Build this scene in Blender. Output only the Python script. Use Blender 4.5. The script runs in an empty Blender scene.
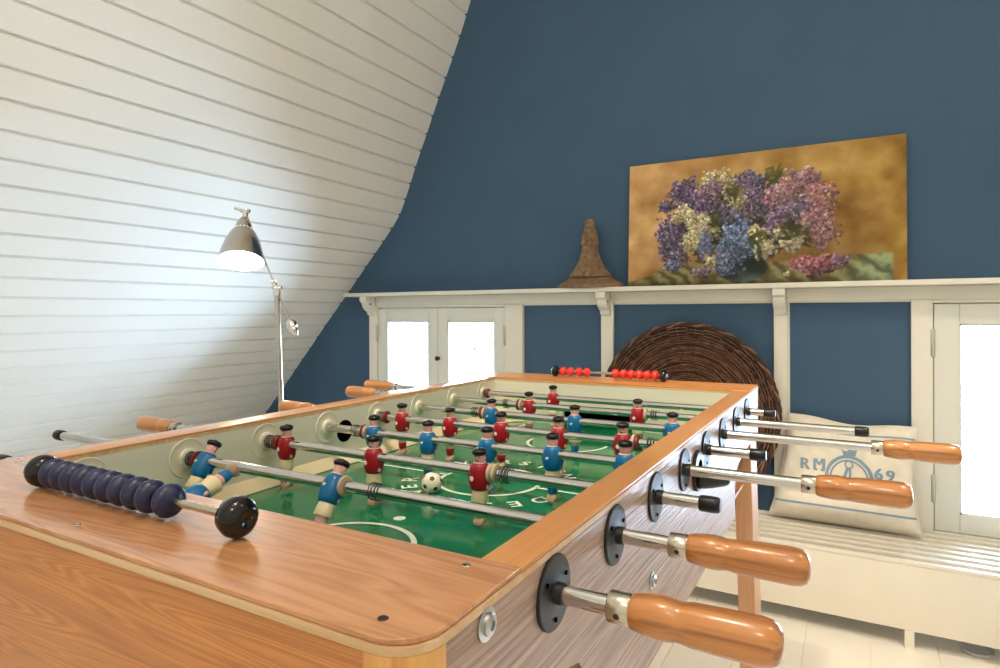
import bpy, bmesh, math, random
import numpy as np
from mathutils import Vector, Matrix, Euler
random.seed(5)
rng = np.random.default_rng(7)
PI = math.pi
Z0 = 1.08                                   # camera height above the floor
sc = bpy.context.scene
col = sc.collection

# ------------------------------------------------------------------ helpers
def lin(r, g, b):
    f = lambda c: (c / 12.92 if c <= .04045 else ((c + .055) / 1.055) ** 2.4)
    return (f(r / 255), f(g / 255), f(b / 255), 1)

class MB:
    """collects geometry (world coordinates), links it as one mesh object"""
    def __init__(s): s.v, s.f, s.m = [], [], []
    def add(s, verts, faces, mi=0):
        o = len(s.v); s.v += [tuple(p) for p in verts]
        s.f += [tuple(i + o for i in f) for f in faces]; s.m += [mi] * len(faces)
        return s
    def box(s, x0, x1, y0, y1, z0, z1, mi=0):
        v = [(x, y, z) for x in (x0, x1) for y in (y0, y1) for z in (z0, z1)]
        return s.add(v, [(0, 1, 3, 2), (4, 6, 7, 5), (0, 4, 5, 1), (2, 3, 7, 6), (0, 2, 6, 4), (1, 5, 7, 3)], mi)
    def cbox(s, x0, x1, y0, y1, z0, z1, b=.003, mi=0):
        """box with chamfered edges"""
        bm = bmesh.new(); bmesh.ops.create_cube(bm, size=1)
        for v in bm.verts:
            v.co = Vector((x0 + (v.co.x + .5) * (x1 - x0), y0 + (v.co.y + .5) * (y1 - y0), z0 + (v.co.z + .5) * (z1 - z0)))
        bmesh.ops.bevel(bm, geom=bm.edges[:], offset=b, segments=2, profile=.6, affect='EDGES')
        bm.verts.index_update()
        s.add([v.co[:] for v in bm.verts], [[v.index for v in f.verts] for f in bm.faces], mi); bm.free()
        return s
    def prism(s, pts, fn, a, b, mi=0):
        """polygon pts (2-D) extruded between a and b; fn(p, t) gives the 3-D point"""
        n = len(pts)
        v = [fn(p, a) for p in pts] + [fn(p, b) for p in pts]
        return s.add(v, [tuple(range(n))[::-1], tuple(range(n, 2 * n))] + [(i, (i + 1) % n, n + (i + 1) % n, n + i) for i in range(n)], mi)
    def lathe(s, prof, o=(0, 0, 0), ax=(0, 0, 1), n=28, sx=1, sy=1, flute=None, mi=0, bands=None, caps=True):
        """prof: list of (radius, height) revolved round ax through o"""
        ax = Vector(ax).normalized(); o = Vector(o)
        t = Vector((1, 0, 0)) if abs(ax.x) < .9 else Vector((0, 1, 0))
        if abs(ax.z) > .99: e1, e2 = Vector((1, 0, 0)), Vector((0, 1, 0))
        else: e1 = (t - ax * t.dot(ax)).normalized(); e2 = ax.cross(e1)
        base = len(s.v); m = len(prof)
        for k, (r, h) in enumerate(prof):
            for j in range(n):
                a = 2 * PI * j / n
                rr = r * (1 if flute is None else flute(a, k))
                s.v.append(tuple(o + ax * h + e1 * (rr * math.cos(a) * sx) + e2 * (rr * math.sin(a) * sy)))
        for k in range(m - 1):
            mm = mi if bands is None else bands[k]
            for j in range(n):
                j2 = (j + 1) % n
                s.f.append((base + k * n + j, base + k * n + j2, base + (k + 1) * n + j2, base + (k + 1) * n + j)); s.m.append(mm)
        if not caps: return s
        if prof[0][0] > 1e-6: s.f.append(tuple(base + j for j in range(n))[::-1]); s.m.append(mi if bands is None else bands[0])
        if prof[-1][0] > 1e-6: s.f.append(tuple(base + (m - 1) * n + j for j in range(n))); s.m.append(mi if bands is None else bands[-1])
        return s
    def tube(s, pts, r, n=10, closed=False, mi=0, caps=True):
        pts = [Vector(p) for p in pts]; N = len(pts); base = len(s.v)
        rs = r if isinstance(r, (list, tuple)) else [r] * N
        d0 = (pts[1] - pts[0]).normalized(); up = Vector((0, 0, 1)) if abs(d0.z) < .9 else Vector((1, 0, 0))
        e1 = (up - d0 * up.dot(d0)).normalized()
        for i, p in enumerate(pts):
            if closed: d = (pts[(i + 1) % N] - pts[i - 1]).normalized()
            else: d = (pts[min(i + 1, N - 1)] - pts[max(i - 1, 0)]).normalized()
            e1 = (e1 - d * e1.dot(d)).normalized(); e2 = d.cross(e1)
            for j in range(n):
                a = 2 * PI * j / n
                s.v.append(tuple(p + (e1 * math.cos(a) + e2 * math.sin(a)) * rs[i]))
        L = N if closed else N - 1
        for i in range(L):
            i2 = (i + 1) % N
            for j in range(n):
                j2 = (j + 1) % n
                s.f.append((base + i * n + j, base + i * n + j2, base + i2 * n + j2, base + i2 * n + j)); s.m.append(mi)
        if not closed and caps:
            s.f.append(tuple(base + j for j in range(n))[::-1]); s.m.append(mi)
            s.f.append(tuple(base + (N - 1) * n + j for j in range(n))); s.m.append(mi)
        return s
    def build(s, name, mats, parent=None, smooth=35, bevel=0):
        me = bpy.data.meshes.new(name)
        off = Vector((0, 0, 0)) if parent is None else world_loc(parent)
        me.from_pydata([tuple(Vector(v) - off) for v in s.v], [], s.f)
        for m in (mats if isinstance(mats, (list, tuple)) else [mats]): me.materials.append(m)
        me.polygons.foreach_set('material_index', s.m)
        bm = bmesh.new(); bm.from_mesh(me)
        bmesh.ops.remove_doubles(bm, verts=bm.verts, dist=1e-6)
        bmesh.ops.recalc_face_normals(bm, faces=bm.faces); bm.to_mesh(me); bm.free()
        o = bpy.data.objects.new(name, me); col.objects.link(o)
        if smooth:
            me.shade_smooth(); me.set_sharp_from_angle(angle=math.radians(smooth))
        if bevel:
            md = o.modifiers.new('edge', 'BEVEL'); md.width = bevel; md.segments = 2; md.limit_method = 'ANGLE'
        if parent is not None: o.parent = parent
        return o

def world_loc(o):
    p = Vector(o.location)
    while o.parent: o = o.parent; p += Vector(o.location)
    return p
def tag(o, label=None, cat=None, group=None, kind=None):
    if label: o['label'] = label
    if cat: o['category'] = cat
    if group: o['group'] = group
    if kind: o['kind'] = kind
    return o
def thing(name, label, cat, loc=(0, 0, 0), group=None):
    o = bpy.data.objects.new(name, None); col.objects.link(o); o.location = loc; o.empty_display_size = .05
    return tag(o, label, cat, group)
def dup(o, parent=None, loc=None, rot=None):
    c = o.copy(); col.objects.link(c)
    if parent is not None: c.parent = parent
    if loc is not None: c.location = loc
    if rot is not None: c.rotation_euler = rot
    for ch in list(o.children): dup(ch, c)
    return c
def text_geo(s, size, bold=0.0, sub=0):
    """flat letter outlines of a string, centred, as (verts2d, faces)"""
    cu = bpy.data.curves.new('lettering', 'FONT'); cu.body = s; cu.size = size; cu.offset = bold
    cu.align_x = 'CENTER'; cu.align_y = 'CENTER'; cu.resolution_u = 4
    o = bpy.data.objects.new('lettering', cu); col.objects.link(o)
    dg = bpy.context.evaluated_depsgraph_get(); dg.update()
    me = bpy.data.meshes.new_from_object(o.evaluated_get(dg))
    v = [(p.co.x, p.co.y) for p in me.vertices]; f = [tuple(p.vertices) for p in me.polygons]
    if sub:
        bm = bmesh.new(); bm.from_mesh(me); bmesh.ops.triangulate(bm, faces=bm.faces)
        for _ in range(sub): bmesh.ops.subdivide_edges(bm, edges=bm.edges[:], cuts=1, use_grid_fill=True)
        bm.verts.index_update(); v = [(p.co.x, p.co.y) for p in bm.verts]; f = [tuple(q.index for q in p.verts) for p in bm.faces]; bm.free()
    bpy.data.objects.remove(o); bpy.data.curves.remove(cu); bpy.data.meshes.remove(me)
    return v, f

# ------------------------------------------------------------------ materials
def newmat(name):
    m = bpy.data.materials.new(name); m.use_nodes = True
    nt = m.node_tree; b = nt.nodes['Principled BSDF']
    return m, nt, b
def N(nt, typ, **kw):
    n = nt.nodes.new(typ)
    for k, v in kw.items():
        if k in n.inputs: n.inputs[k].default_value = v
        else: setattr(n, k, v)
    return n
def plain(name, rgb, rough=.5, metal=0, spec=.5, coat=0, noise=0, nscale=30, bump=0, bscale=200, coatr=.05):
    m, nt, b = newmat(name)
    b.inputs['Base Color'].default_value = rgb; b.inputs['Roughness'].default_value = rough
    b.inputs['Metallic'].default_value = metal; b.inputs['Specular IOR Level'].default_value = spec
    b.inputs['Coat Weight'].default_value = coat; b.inputs['Coat Roughness'].default_value = coatr
    tc = N(nt, 'ShaderNodeTexCoord')
    if noise:
        nz = N(nt, 'ShaderNodeTexNoise', Scale=nscale, Detail=5.0); nt.links.new(tc.outputs['Object'], nz.inputs['Vector'])
        rp = N(nt, 'ShaderNodeValToRGB')
        rp.color_ramp.elements[0].position = .3; rp.color_ramp.elements[1].position = .7
        rp.color_ramp.elements[0].color = tuple(c * (1 - noise) for c in rgb[:3]) + (1,)
        rp.color_ramp.elements[1].color = tuple(min(1, c * (1 + noise)) for c in rgb[:3]) + (1,)
        nt.links.new(nz.outputs['Fac'], rp.inputs['Fac']); nt.links.new(rp.outputs['Color'], b.inputs['Base Color'])
    if bump:
        nb = N(nt, 'ShaderNodeTexNoise', Scale=bscale, Detail=4.0); nt.links.new(tc.outputs['Object'], nb.inputs['Vector'])
        bp = N(nt, 'ShaderNodeBump', Strength=bump, Distance=.002); nt.links.new(nb.outputs['Fac'], bp.inputs['Height'])
        nt.links.new(bp.outputs['Normal'], b.inputs['Normal'])
    return m
def wood(name, light, dark, axis=0, rough=.3, coat=.3, stretch=14, scale=9, cath=.5, bump=.05, coatr=.12, fine=.35, lo=.25, hi=.75):
    """timber: growth-ring bands drawn out along one axis plus fine pores"""
    m, nt, b = newmat(name); L = nt.links.new
    tc = N(nt, 'ShaderNodeTexCoord'); mp = N(nt, 'ShaderNodeMapping')
    s = [stretch, stretch, stretch]; s[axis] = 1.0
    mp.inputs['Scale'].default_value = s; L(tc.outputs['Object'], mp.inputs['Vector'])
    n1 = N(nt, 'ShaderNodeTexNoise', Scale=1.6, Detail=3.0, Distortion=cath); L(mp.outputs['Vector'], n1.inputs['Vector'])
    mu = N(nt, 'ShaderNodeMath', operation='MULTIPLY'); mu.inputs[1].default_value = scale; L(n1.outputs['Fac'], mu.inputs[0])
    fr = N(nt, 'ShaderNodeMath', operation='PINGPONG'); fr.inputs[1].default_value = 1.0; L(mu.outputs[0], fr.inputs[0])
    mp2 = N(nt, 'ShaderNodeMapping'); s2 = [260.0, 260.0, 260.0]; s2[axis] = 7.0
    mp2.inputs['Scale'].default_value = s2; L(tc.outputs['Object'], mp2.inputs['Vector'])
    n2 = N(nt, 'ShaderNodeTexNoise', Scale=1.0, Detail=3.0); L(mp2.outputs['Vector'], n2.inputs['Vector'])
    mx = N(nt, 'ShaderNodeMix', data_type='FLOAT'); mx.inputs[0].default_value = fine
    L(fr.outputs[0], mx.inputs[2]); L(n2.outputs['Fac'], mx.inputs[3])
    rp = N(nt, 'ShaderNodeValToRGB'); e = rp.color_ramp.elements
    e[0].color = dark; e[0].position = lo; e[1].color = light; e[1].position = hi
    L(mx.outputs[0], rp.inputs['Fac']); L(rp.outputs['Color'], b.inputs['Base Color'])
    b.inputs['Roughness'].default_value = rough; b.inputs['Coat Weight'].default_value = coat; b.inputs['Coat Roughness'].default_value = coatr
    if bump:
        bp = N(nt, 'ShaderNodeBump', Strength=bump, Distance=.001); L(n2.outputs['Fac'], bp.inputs['Height']); L(bp.outputs['Normal'], b.inputs['Normal'])
    return m
def emit(name, rgb, st):
    m = bpy.data.materials.new(name); m.use_nodes = True; nt = m.node_tree; nt.nodes.clear()
    e = N(nt, 'ShaderNodeEmission', Color=rgb, Strength=st); o = N(nt, 'ShaderNodeOutputMaterial'); nt.links.new(e.outputs[0], o.inputs[0])
    return m

M = {}
M['board'] = wood('board_veneer', lin(208, 152, 106), lin(174, 116, 75), 0, rough=.26, coat=.5, stretch=9, scale=22, cath=1.0, coatr=.06, fine=.5, lo=.05, hi=.75)
M['front'] = wood('front_veneer', lin(214, 143, 74), lin(172, 104, 48), 0, rough=.38, coat=.2, stretch=11, scale=60, cath=.9, fine=.55, lo=.12, hi=.8)
M['rail'] = wood('rail_veneer', lin(218, 162, 104), lin(200, 140, 84), 1, rough=.3, coat=.3, stretch=10, scale=4, cath=.2, fine=.6)
M['farboard'] = wood('far_board_veneer', lin(226, 160, 88), lin(206, 132, 66), 0, rough=.3, coat=.3, stretch=10, scale=4, cath=.2, fine=.6)
M['edging'] = wood('light_edging', lin(222, 190, 148), lin(202, 162, 116), 0, rough=.4, coat=.2, fine=.6)
M['post'] = wood('corner_post_wood', lin(226, 170, 96), lin(206, 142, 72), 2, rough=.35, coat=.3, fine=.6)
M['leg'] = wood('leg_wood', lin(206, 158, 116), lin(188, 136, 96), 2, rough=.4, coat=.2, fine=.6)
M['handle'] = wood('handle_wood', lin(200, 134, 74), lin(138, 84, 42), 0, rough=.28, coat=.5, stretch=30, scale=8, cath=.3, fine=.62, coatr=.14, lo=.2, hi=.62)
# embossed laminate of the long sides: fine ridges run along the panel
def laminate():
    m, nt, b = newmat('embossed_laminate'); L = nt.links.new
    tc = N(nt, 'ShaderNodeTexCoord'); mp = N(nt, 'ShaderNodeMapping'); mp.inputs['Scale'].default_value = (200, 5, 200); L(tc.outputs['Object'], mp.inputs['Vector'])
    n1 = N(nt, 'ShaderNodeTexNoise', Scale=1.3, Detail=4.0, Roughness=.6); L(mp.outputs['Vector'], n1.inputs['Vector'])
    rp = N(nt, 'ShaderNodeValToRGB'); e = rp.color_ramp.elements
    e[0].position, e[0].color = .36, lin(128, 98, 80); e[1].position, e[1].color = .62, lin(182, 150, 130)
    L(n1.outputs['Fac'], rp.inputs['Fac']); L(rp.outputs['Color'], b.inputs['Base Color'])
    bp = N(nt, 'ShaderNodeBump', Strength=.7, Distance=.0014); L(n1.outputs['Fac'], bp.inputs['Height']); L(bp.outputs['Normal'], b.inputs['Normal'])
    b.inputs['Roughness'].default_value = .36; b.inputs['Specular IOR Level'].default_value = .6
    return m
M['laminate'] = laminate()
M['inner'] = plain('cream_laminate', lin(220, 217, 200), .3, coat=.2)
M['cream'] = plain('cream_plastic', lin(222, 216, 194), .35)
M['cream2'] = plain('cream_ramp', lin(224, 208, 172), .4)
M['field'] = plain('green_field', lin(20, 114, 72), .1, spec=.55, noise=.05, nscale=6)
M['line'] = plain('white_line_paint', lin(226, 232, 214), .25)
M['chrome'] = plain('chrome', (.78, .76, .73, 1), .12, metal=1)
M['rod'] = plain('polished_steel', (.62, .61, .59, 1), .08, metal=1)
M['ferrule'] = plain('brushed_nickel', (.58, .52, .43, 1), .24, metal=1, bump=.1, bscale=300)
M['black'] = plain('black_plastic', lin(24, 24, 27), .34, spec=.4)
M['flange'] = plain('charcoal_plastic', lin(36, 37, 40), .42, spec=.35, bump=.15, bscale=900)
M['blackgloss'] = plain('black_gloss', lin(14, 12, 12), .12, spec=.45)
M['hole'] = plain('dark_hole', lin(8, 8, 8), .9, spec=0)
M['navy'] = plain('navy_bead', lin(25, 33, 72), .34, noise=.12, nscale=60)
M['redbead'] = plain('red_bead', lin(214, 52, 40), .22, coat=.4)
M['zinc'] = plain('zinc_bolt', (.55, .58, .58, 1), .3, metal=1)
M['skin'] = plain('figure_skin', lin(222, 166, 156), .4)
M['blue'] = plain('figure_blue', lin(4, 98, 150), .3, spec=.4)
M['red'] = plain('figure_red', lin(146, 14, 28), .3, spec=.4)
M['shorts'] = plain('figure_cream', lin(226, 212, 172), .4)
M['beret'] = plain('figure_black', lin(14, 14, 17), .3, spec=.35)
M['boot'] = plain('figure_boot', lin(172, 144, 116), .35)
M['badge'] = plain('badge_white', lin(232, 220, 212), .4)
M['ink'] = plain('face_ink', lin(50, 24, 22), .5)
M['maroon'] = plain('maroon_rubber', lin(112, 36, 34), .45)
M['beige'] = plain('beige_rubber', lin(186, 166, 142), .5)
M['spring'] = plain('spring_wire', (.06, .06, .065, 1), .35, metal=.6)
M['ball'] = plain('ball_cream', lin(232, 224, 204), .35)
M['bluewall'] = plain('blue_wall_paint', lin(66, 93, 119), .65, spec=.2, noise=.035, nscale=5, bump=.03, bscale=160)
M['white'] = plain('white_woodwork', lin(226, 224, 212), .35, coat=.1, noise=.015, nscale=8)
M['sash'] = plain('white_sash', lin(220, 222, 214), .35, coat=.1)
M['hinge'] = plain('painted_hinge', lin(186, 186, 178), .35, metal=.2)
M['boards'] = plain('white_boarding', lin(236, 236, 231), .7, spec=.2, noise=.015, nscale=4)
M['plaster'] = plain('white_plaster', lin(240, 238, 230), .7)
M['bench'] = plain('bench_paint', lin(226, 220, 206), .35, noise=.02, nscale=10)
M['steel'] = plain('satin_nickel', (.54, .50, .45, 1), .22, metal=1)
M['lining'] = plain('white_enamel', lin(244, 240, 230), .4)
M['dish'] = plain('grey_dish', lin(190, 190, 186), .35)
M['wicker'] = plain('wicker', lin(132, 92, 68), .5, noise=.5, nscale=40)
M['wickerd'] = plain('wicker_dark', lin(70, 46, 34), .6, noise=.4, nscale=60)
M['wickeru'] = plain('wicker_gap_shade', lin(46, 30, 23), .8, noise=.3, nscale=90)
M['finial'] = plain('carved_wood', lin(124, 98, 72), .65, noise=.35, nscale=50, bump=.3, bscale=150)
M['stripe'] = plain('pillow_blue', lin(134, 160, 178), .9, spec=.1, noise=.12, nscale=400)
M['mark'] = plain('pillow_print', lin(132, 156, 172), .9, spec=.1, noise=.15, nscale=300)
def linen():
    m, nt, b = newmat('linen'); L = nt.links.new
    tc = N(nt, 'ShaderNodeTexCoord')
    w1 = N(nt, 'ShaderNodeTexWave', Scale=260.0, Distortion=.6); w1.bands_direction = 'X'; L(tc.outputs['Object'], w1.inputs['Vector'])
    w2 = N(nt, 'ShaderNodeTexWave', Scale=260.0, Distortion=.6); w2.bands_direction = 'Z'; L(tc.outputs['Object'], w2.inputs['Vector'])
    ad = N(nt, 'ShaderNodeMath', operation='ADD'); L(w1.outputs['Fac'], ad.inputs[0]); L(w2.outputs['Fac'], ad.inputs[1])
    bp = N(nt, 'ShaderNodeBump', Strength=.25, Distance=.0008); L(ad.outputs[0], bp.inputs['Height']); L(bp.outputs['Normal'], b.inputs['Normal'])
    nz = N(nt, 'ShaderNodeTexNoise', Scale=40.0, Detail=4.0); L(tc.outputs['Object'], nz.inputs['Vector'])
    rp = N(nt, 'ShaderNodeValToRGB'); rp.color_ramp.elements[0].color = lin(220, 212, 194); rp.color_ramp.elements[1].color = lin(238, 232, 218)
    L(nz.outputs['Fac'], rp.inputs['Fac']); L(rp.outputs['Color'], b.inputs['Base Color'])
    b.inputs['Roughness'].default_value = .9; b.inputs['Specular IOR Level'].default_value = .1
    return m
M['linen'] = linen()
def glass():
    m = bpy.data.materials.new('window_glass'); m.use_nodes = True; nt = m.node_tree; nt.nodes.clear()
    o = N(nt, 'ShaderNodeOutputMaterial'); mx = N(nt, 'ShaderNodeMixShader'); t = N(nt, 'ShaderNodeBsdfTransparent'); g = N(nt, 'ShaderNodeBsdfGlossy', Roughness=.02)
    f = N(nt, 'ShaderNodeFresnel', IOR=1.35); L = nt.links.new
    L(f.outputs[0], mx.inputs[0]); L(t.outputs[0], mx.inputs[1]); L(g.outputs[0], mx.inputs[2]); L(mx.outputs[0], o.inputs[0])
    return m
M['glass'] = glass()
def floor_mat():
    m, nt, b = newmat('painted_floorboards'); L = nt.links.new
    tc = N(nt, 'ShaderNodeTexCoord'); nz = N(nt, 'ShaderNodeTexNoise', Scale=6.0, Detail=4.0); L(tc.outputs['Object'], nz.inputs['Vector'])
    rp = N(nt, 'ShaderNodeValToRGB'); rp.color_ramp.elements[0].color = lin(240, 234, 222); rp.color_ramp.elements[1].color = lin(248, 243, 232)
    L(nz.outputs['Fac'], rp.inputs['Fac']); L(rp.outputs['Color'], b.inputs['Base Color'])
    b.inputs['Roughness'].default_value = .3
    return m
M['floor'] = floor_mat()
def paint_mat():
    m, nt, b = newmat('oil_paint'); L = nt.links.new
    a = N(nt, 'ShaderNodeAttribute', attribute_name='pigment'); L(a.outputs['Color'], b.inputs['Base Color'])
    tc = N(nt, 'ShaderNodeTexCoord'); nz = N(nt, 'ShaderNodeTexNoise', Scale=140.0, Detail=3.0); L(tc.outputs['Object'], nz.inputs['Vector'])
    bp = N(nt, 'ShaderNodeBump', Strength=.3, Distance=.002); L(nz.outputs['Fac'], bp.inputs['Height']); L(bp.outputs['Normal'], b.inputs['Normal'])
    b.inputs['Roughness'].default_value = .5; b.inputs['Specular IOR Level'].default_value = .25
    return m
M['oil'] = paint_mat()
M['canvas'] = plain('canvas_edge', lin(150, 120, 84), .8, noise=.15)

# ------------------------------------------------------------------ room shell
WY = 2.75                                     # inner face of the blue gable wall
def struct(mb, name, mat, parent=None, **k):
    o = mb.build(name, mat, parent, **k)
    if parent is None: tag(o, kind='structure')
    return o
XR, YB, ZC = 2.3, -2.4, 3.02
fl = MB()
x = -3.75 + .02
nb = 0
xs = np.arange(-.141 - .186 * 21, XR + .2, .186)
for a in xs:                                  # floorboards with narrow joints
    a0, a1 = max(a + .0012, -3.8), min(a + .1848, XR + .1)
    if a1 > a0: fl.box(a0, a1, YB - .1, WY, -.03, 0)
fl.box(-3.8, XR + .1, YB - .1, WY, -.06, -.004)
struct(fl, 'floor', M['floor'])
wins = [(-2.335, -1.49), (.25, 1.095)]
zb, zt = .285, 1.112
wl = MB()
edges = [-3.9, wins[0][0], wins[0][1], wins[1][0], wins[1][1], XR + .1]
for i in range(5):
    if i in (1, 3):
        wl.box(edges[i], edges[i + 1], WY, WY + .03, -.06, zb); wl.box(edges[i], edges[i + 1], WY, WY + .03, zt, ZC + .1)
    else: wl.box(edges[i], edges[i + 1], WY, WY + .03, -.06, ZC + .1)
struct(wl, 'wall_back', M['bluewall'], smooth=0)
wo = MB()                                     # masonry outside the panelling, splayed white window reveals
for i in range(5):
    a, b = edges[i], edges[i + 1]
    if i in (1, 3):
        wo.box(a, b, WY + .0302, WY + .22, -.06, zb - .02); wo.box(a, b, WY + .0302, WY + .22, zt + .02, ZC + .1)
    else: wo.box(a + (0 if i == 0 else .02), b - (0 if i == 4 else .02), WY + .0302, WY + .22, -.06, ZC + .1)
struct(wo, 'wall_outer', M['plaster'], smooth=0)
struct(MB().box(XR, XR + .1, YB, WY, 0, ZC), 'wall_right', M['plaster'])
struct(MB().box(-3.8, XR + .1, YB - .1, YB, 0, ZC), 'wall_front', M['plaster'])
# sloped boarding: profile through the board joints, extruded along the room
cv = [(-3.085, .658), (-3.021, .728), (-2.958, .797), (-2.892, .866), (-2.829, .936), (-2.765, 1.006), (-2.700, 1.073), (-2.636, 1.141), (-2.570, 1.209), (-2.506, 1.279), (-2.443, 1.348), (-2.378, 1.417), (-2.314, 1.485), (-2.252, 1.554), (-2.195, 1.627), (-2.155, 1.708), (-2.120, 1.792), (-2.085, 1.878), (-2.048, 1.963), (-2.008, 2.050), (-1.969, 2.140), (-1.928, 2.233), (-1.883, 2.330), (-1.837, 2.430), (-1.791, 2.533), (-1.750, 2.636), (-1.711, 2.735), (-1.672, 2.832), (-1.633, 2.930)]
low = [(-3.085 - .0648 * k, .658 - .0688 * k) for k in range(9, 0, -1)]
cv = [Vector(p) for p in low + cv]
poly = [cv[0] + Vector((-.05, -.053))] + cv + [Vector((-1.59, 3.035))]
pts2 = [tuple(poly[0])]
for i in range(1, len(poly) - 1):              # a shadow gap at every board joint
    p = poly[i]; d0 = (p - poly[i - 1]).normalized(); d1 = (poly[i + 1] - p).normalized(); d = (d0 + d1).normalized()
    nrm = Vector((-d.y, d.x)); g = .0068
    pts2 += [tuple(p - d0 * g), tuple(p - d * g * .35 + nrm * .011), tuple(p + d * g * .35 + nrm * .011), tuple(p + d1 * g)]
pts2.append(tuple(poly[-1]))
outer = [(poly[-1].x - .12, ZC + .12), (-3.95, ZC + .12), (-3.95, -.06), (poly[0].x, -.06)]
cb = MB()
ys = (YB, WY + .001)
n = len(pts2)
for i in range(n - 1):
    (x0, z0), (x1, z1) = pts2[i], pts2[i + 1]
    cb.add([(x0, ys[0], z0), (x1, ys[0], z1), (x1, ys[1], z1), (x0, ys[1], z0)], [(0, 1, 2, 3)])
full = outer
for (x0, z0), (x1, z1) in zip([pts2[-1]] + full, full + [pts2[0]]):
    cb.add([(x0, ys[0], z0), (x1, ys[0], z1), (x1, ys[1], z1), (x0, ys[1], z0)], [(0, 1, 2, 3)])
struct(cb, 'ceiling', M['boards'], smooth=0)
struct(MB().box(-1.75, XR + .1, YB, WY, ZC, ZC + .1), 'trim_1', M['plaster'])   # flat top of the attic

# timber framing of the lower wall
def frame_piece(name, boxes, mat='white'):
    mb = MB()
    for b in boxes: mb.cbox(*b, b=.0025)
    return struct(mb, name, M[mat])
PF = 2.728
frame_piece('trim_2', [(-2.40, 1.2, PF + .004, WY, 1.122, 1.172)])              # frieze under the shelf
frame_piece('trim_3', [(-1.01, -.952, PF, WY, .28, 1.122)])                     # posts
frame_piece('trim_4', [(-.278, -.228, PF, WY, .28, 1.122)])
frame_piece('trim_5', [(-1.417, -1.01, 2.741, WY, 1.115, 1.1225), (-.952, -.278, 2.741, WY, 1.115, 1.1225), (-.228, .185, 2.741, WY, 1.115, 1.1225), (-.228, -.2205, 2.741, WY, .28, 1.115)])

def window(name, x0, x1, knob, Wl, Wr, st):
    """casement pair: frame x0..x1 at the inner face, two sashes with one pane each"""
    w = tag(bpy.data.objects.new(name, None), kind='structure'); col.objects.link(w); w.location = ((x0 + x1) / 2, WY, .28)
    f = MB()
    f.cbox(x0, x0 + Wl, PF, WY + .1, .255, 1.122, b=.003); f.cbox(x1 - Wr, x1, PF, WY + .1, .255, 1.122, b=.003)
    f.cbox(x0 + Wl, x1 - Wr, PF + .001, WY + .1, 1.110, 1.122, b=.002); f.cbox(x0 + Wl, x1 - Wr, PF + .001, WY + .1, .255, .287, b=.002)
    for q in ((x0 + Wl - .01, x0 + Wl + .02, .27, 1.12), (x1 - Wr - .02, x1 - Wr + .01, .27, 1.12), (x0 + Wl, x1 - Wr, 1.098, 1.121), (x0 + Wl, x1 - Wr, .27, .302)):
        f.box(q[0], q[1], PF + .0285, WY + .08, q[2], q[3])
    f.box((x0 + Wl + x1 - Wr) / 2 - .02, (x0 + Wl + x1 - Wr) / 2 + .02, PF + .0285, PF + .036, .30, 1.1)
    f.build('window_frame', M['white'], w)
    a, b = x0 + Wl + .003, x1 - Wr - .003; mid = (a + b) / 2
    for k, (s0, s1) in enumerate(((a, mid - .001), (mid + .001, b))):
        s = MB(); y0, y1 = PF + .008, PF + .028
        s.cbox(s0, s0 + st, y0, y1, .29, 1.106, b=.003); s.cbox(s1 - st, s1, y0, y1, .29, 1.106, b=.003)
        s.cbox(s0 + st, s1 - st, y0, y1, 1.034, 1.106, b=.003); s.cbox(s0 + st, s1 - st, y0, y1, .29, .356, b=.003)
        for q in ((s0 + st, s0 + st + .006, .356, 1.034), (s1 - st - .006, s1 - st, .356, 1.034), (s0 + st, s1 - st, 1.028, 1.034), (s0 + st, s1 - st, .356, .362)):
            s.box(q[0], q[1], y0 + .004, y1 - .008, q[2], q[3])
        so = s.build('sash', M['sash'], w)
        MB().box(s0 + st, s1 - st, PF + .020, PF + .0225, .356, 1.034).build('pane', M['glass'], so, smooth=0)
        hx = s0 - .004 if k == 0 else s1 + .004
        for z in (.44, .965):
            h = MB().lathe([(.0, -.052), (.005, -.05), (.0075, -.046), (.0075, -.002), (.006, 0), (.0075, .002), (.0075, .046), (.005, .05), (0, .052)], (hx, PF + .003, z), n=12)
            h.build('hinge', M['hinge'], w)
    if knob:
        k = MB().lathe([(.0, 0), (.007, 0), (.006, .008), (.012, .014), (.012, .024), (.006, .028), (0, .028)], (mid + .010, PF + .008, .838), (0, -1, 0), n=14)
        k.build('knob', M['ink'], w)
        d = MB().lathe([(0, 0), (.009, 0), (.009, .004), (0, .005)], (mid + .225, PF + .0195, .892), (0, -1, 0), n=12)
        d.tube([(mid + .222 + .026 * math.cos(t), PF + .0180, .912 + .018 * math.sin(t)) for t in np.linspace(.35, PI - .35, 12)], .0028, 6)
        d.build('catch', M['dish'], w)
    o = MB().box(x0 - .05, x1 + .05, WY + .16, WY + .22, .25, .262); o.build('window_sill', M['white'], w)
    return w
window('window_1', -2.401, -1.417, True, .056, .101, .062)
window('window_2', .185, 1.161, False, .066, .066, .075)

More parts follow.
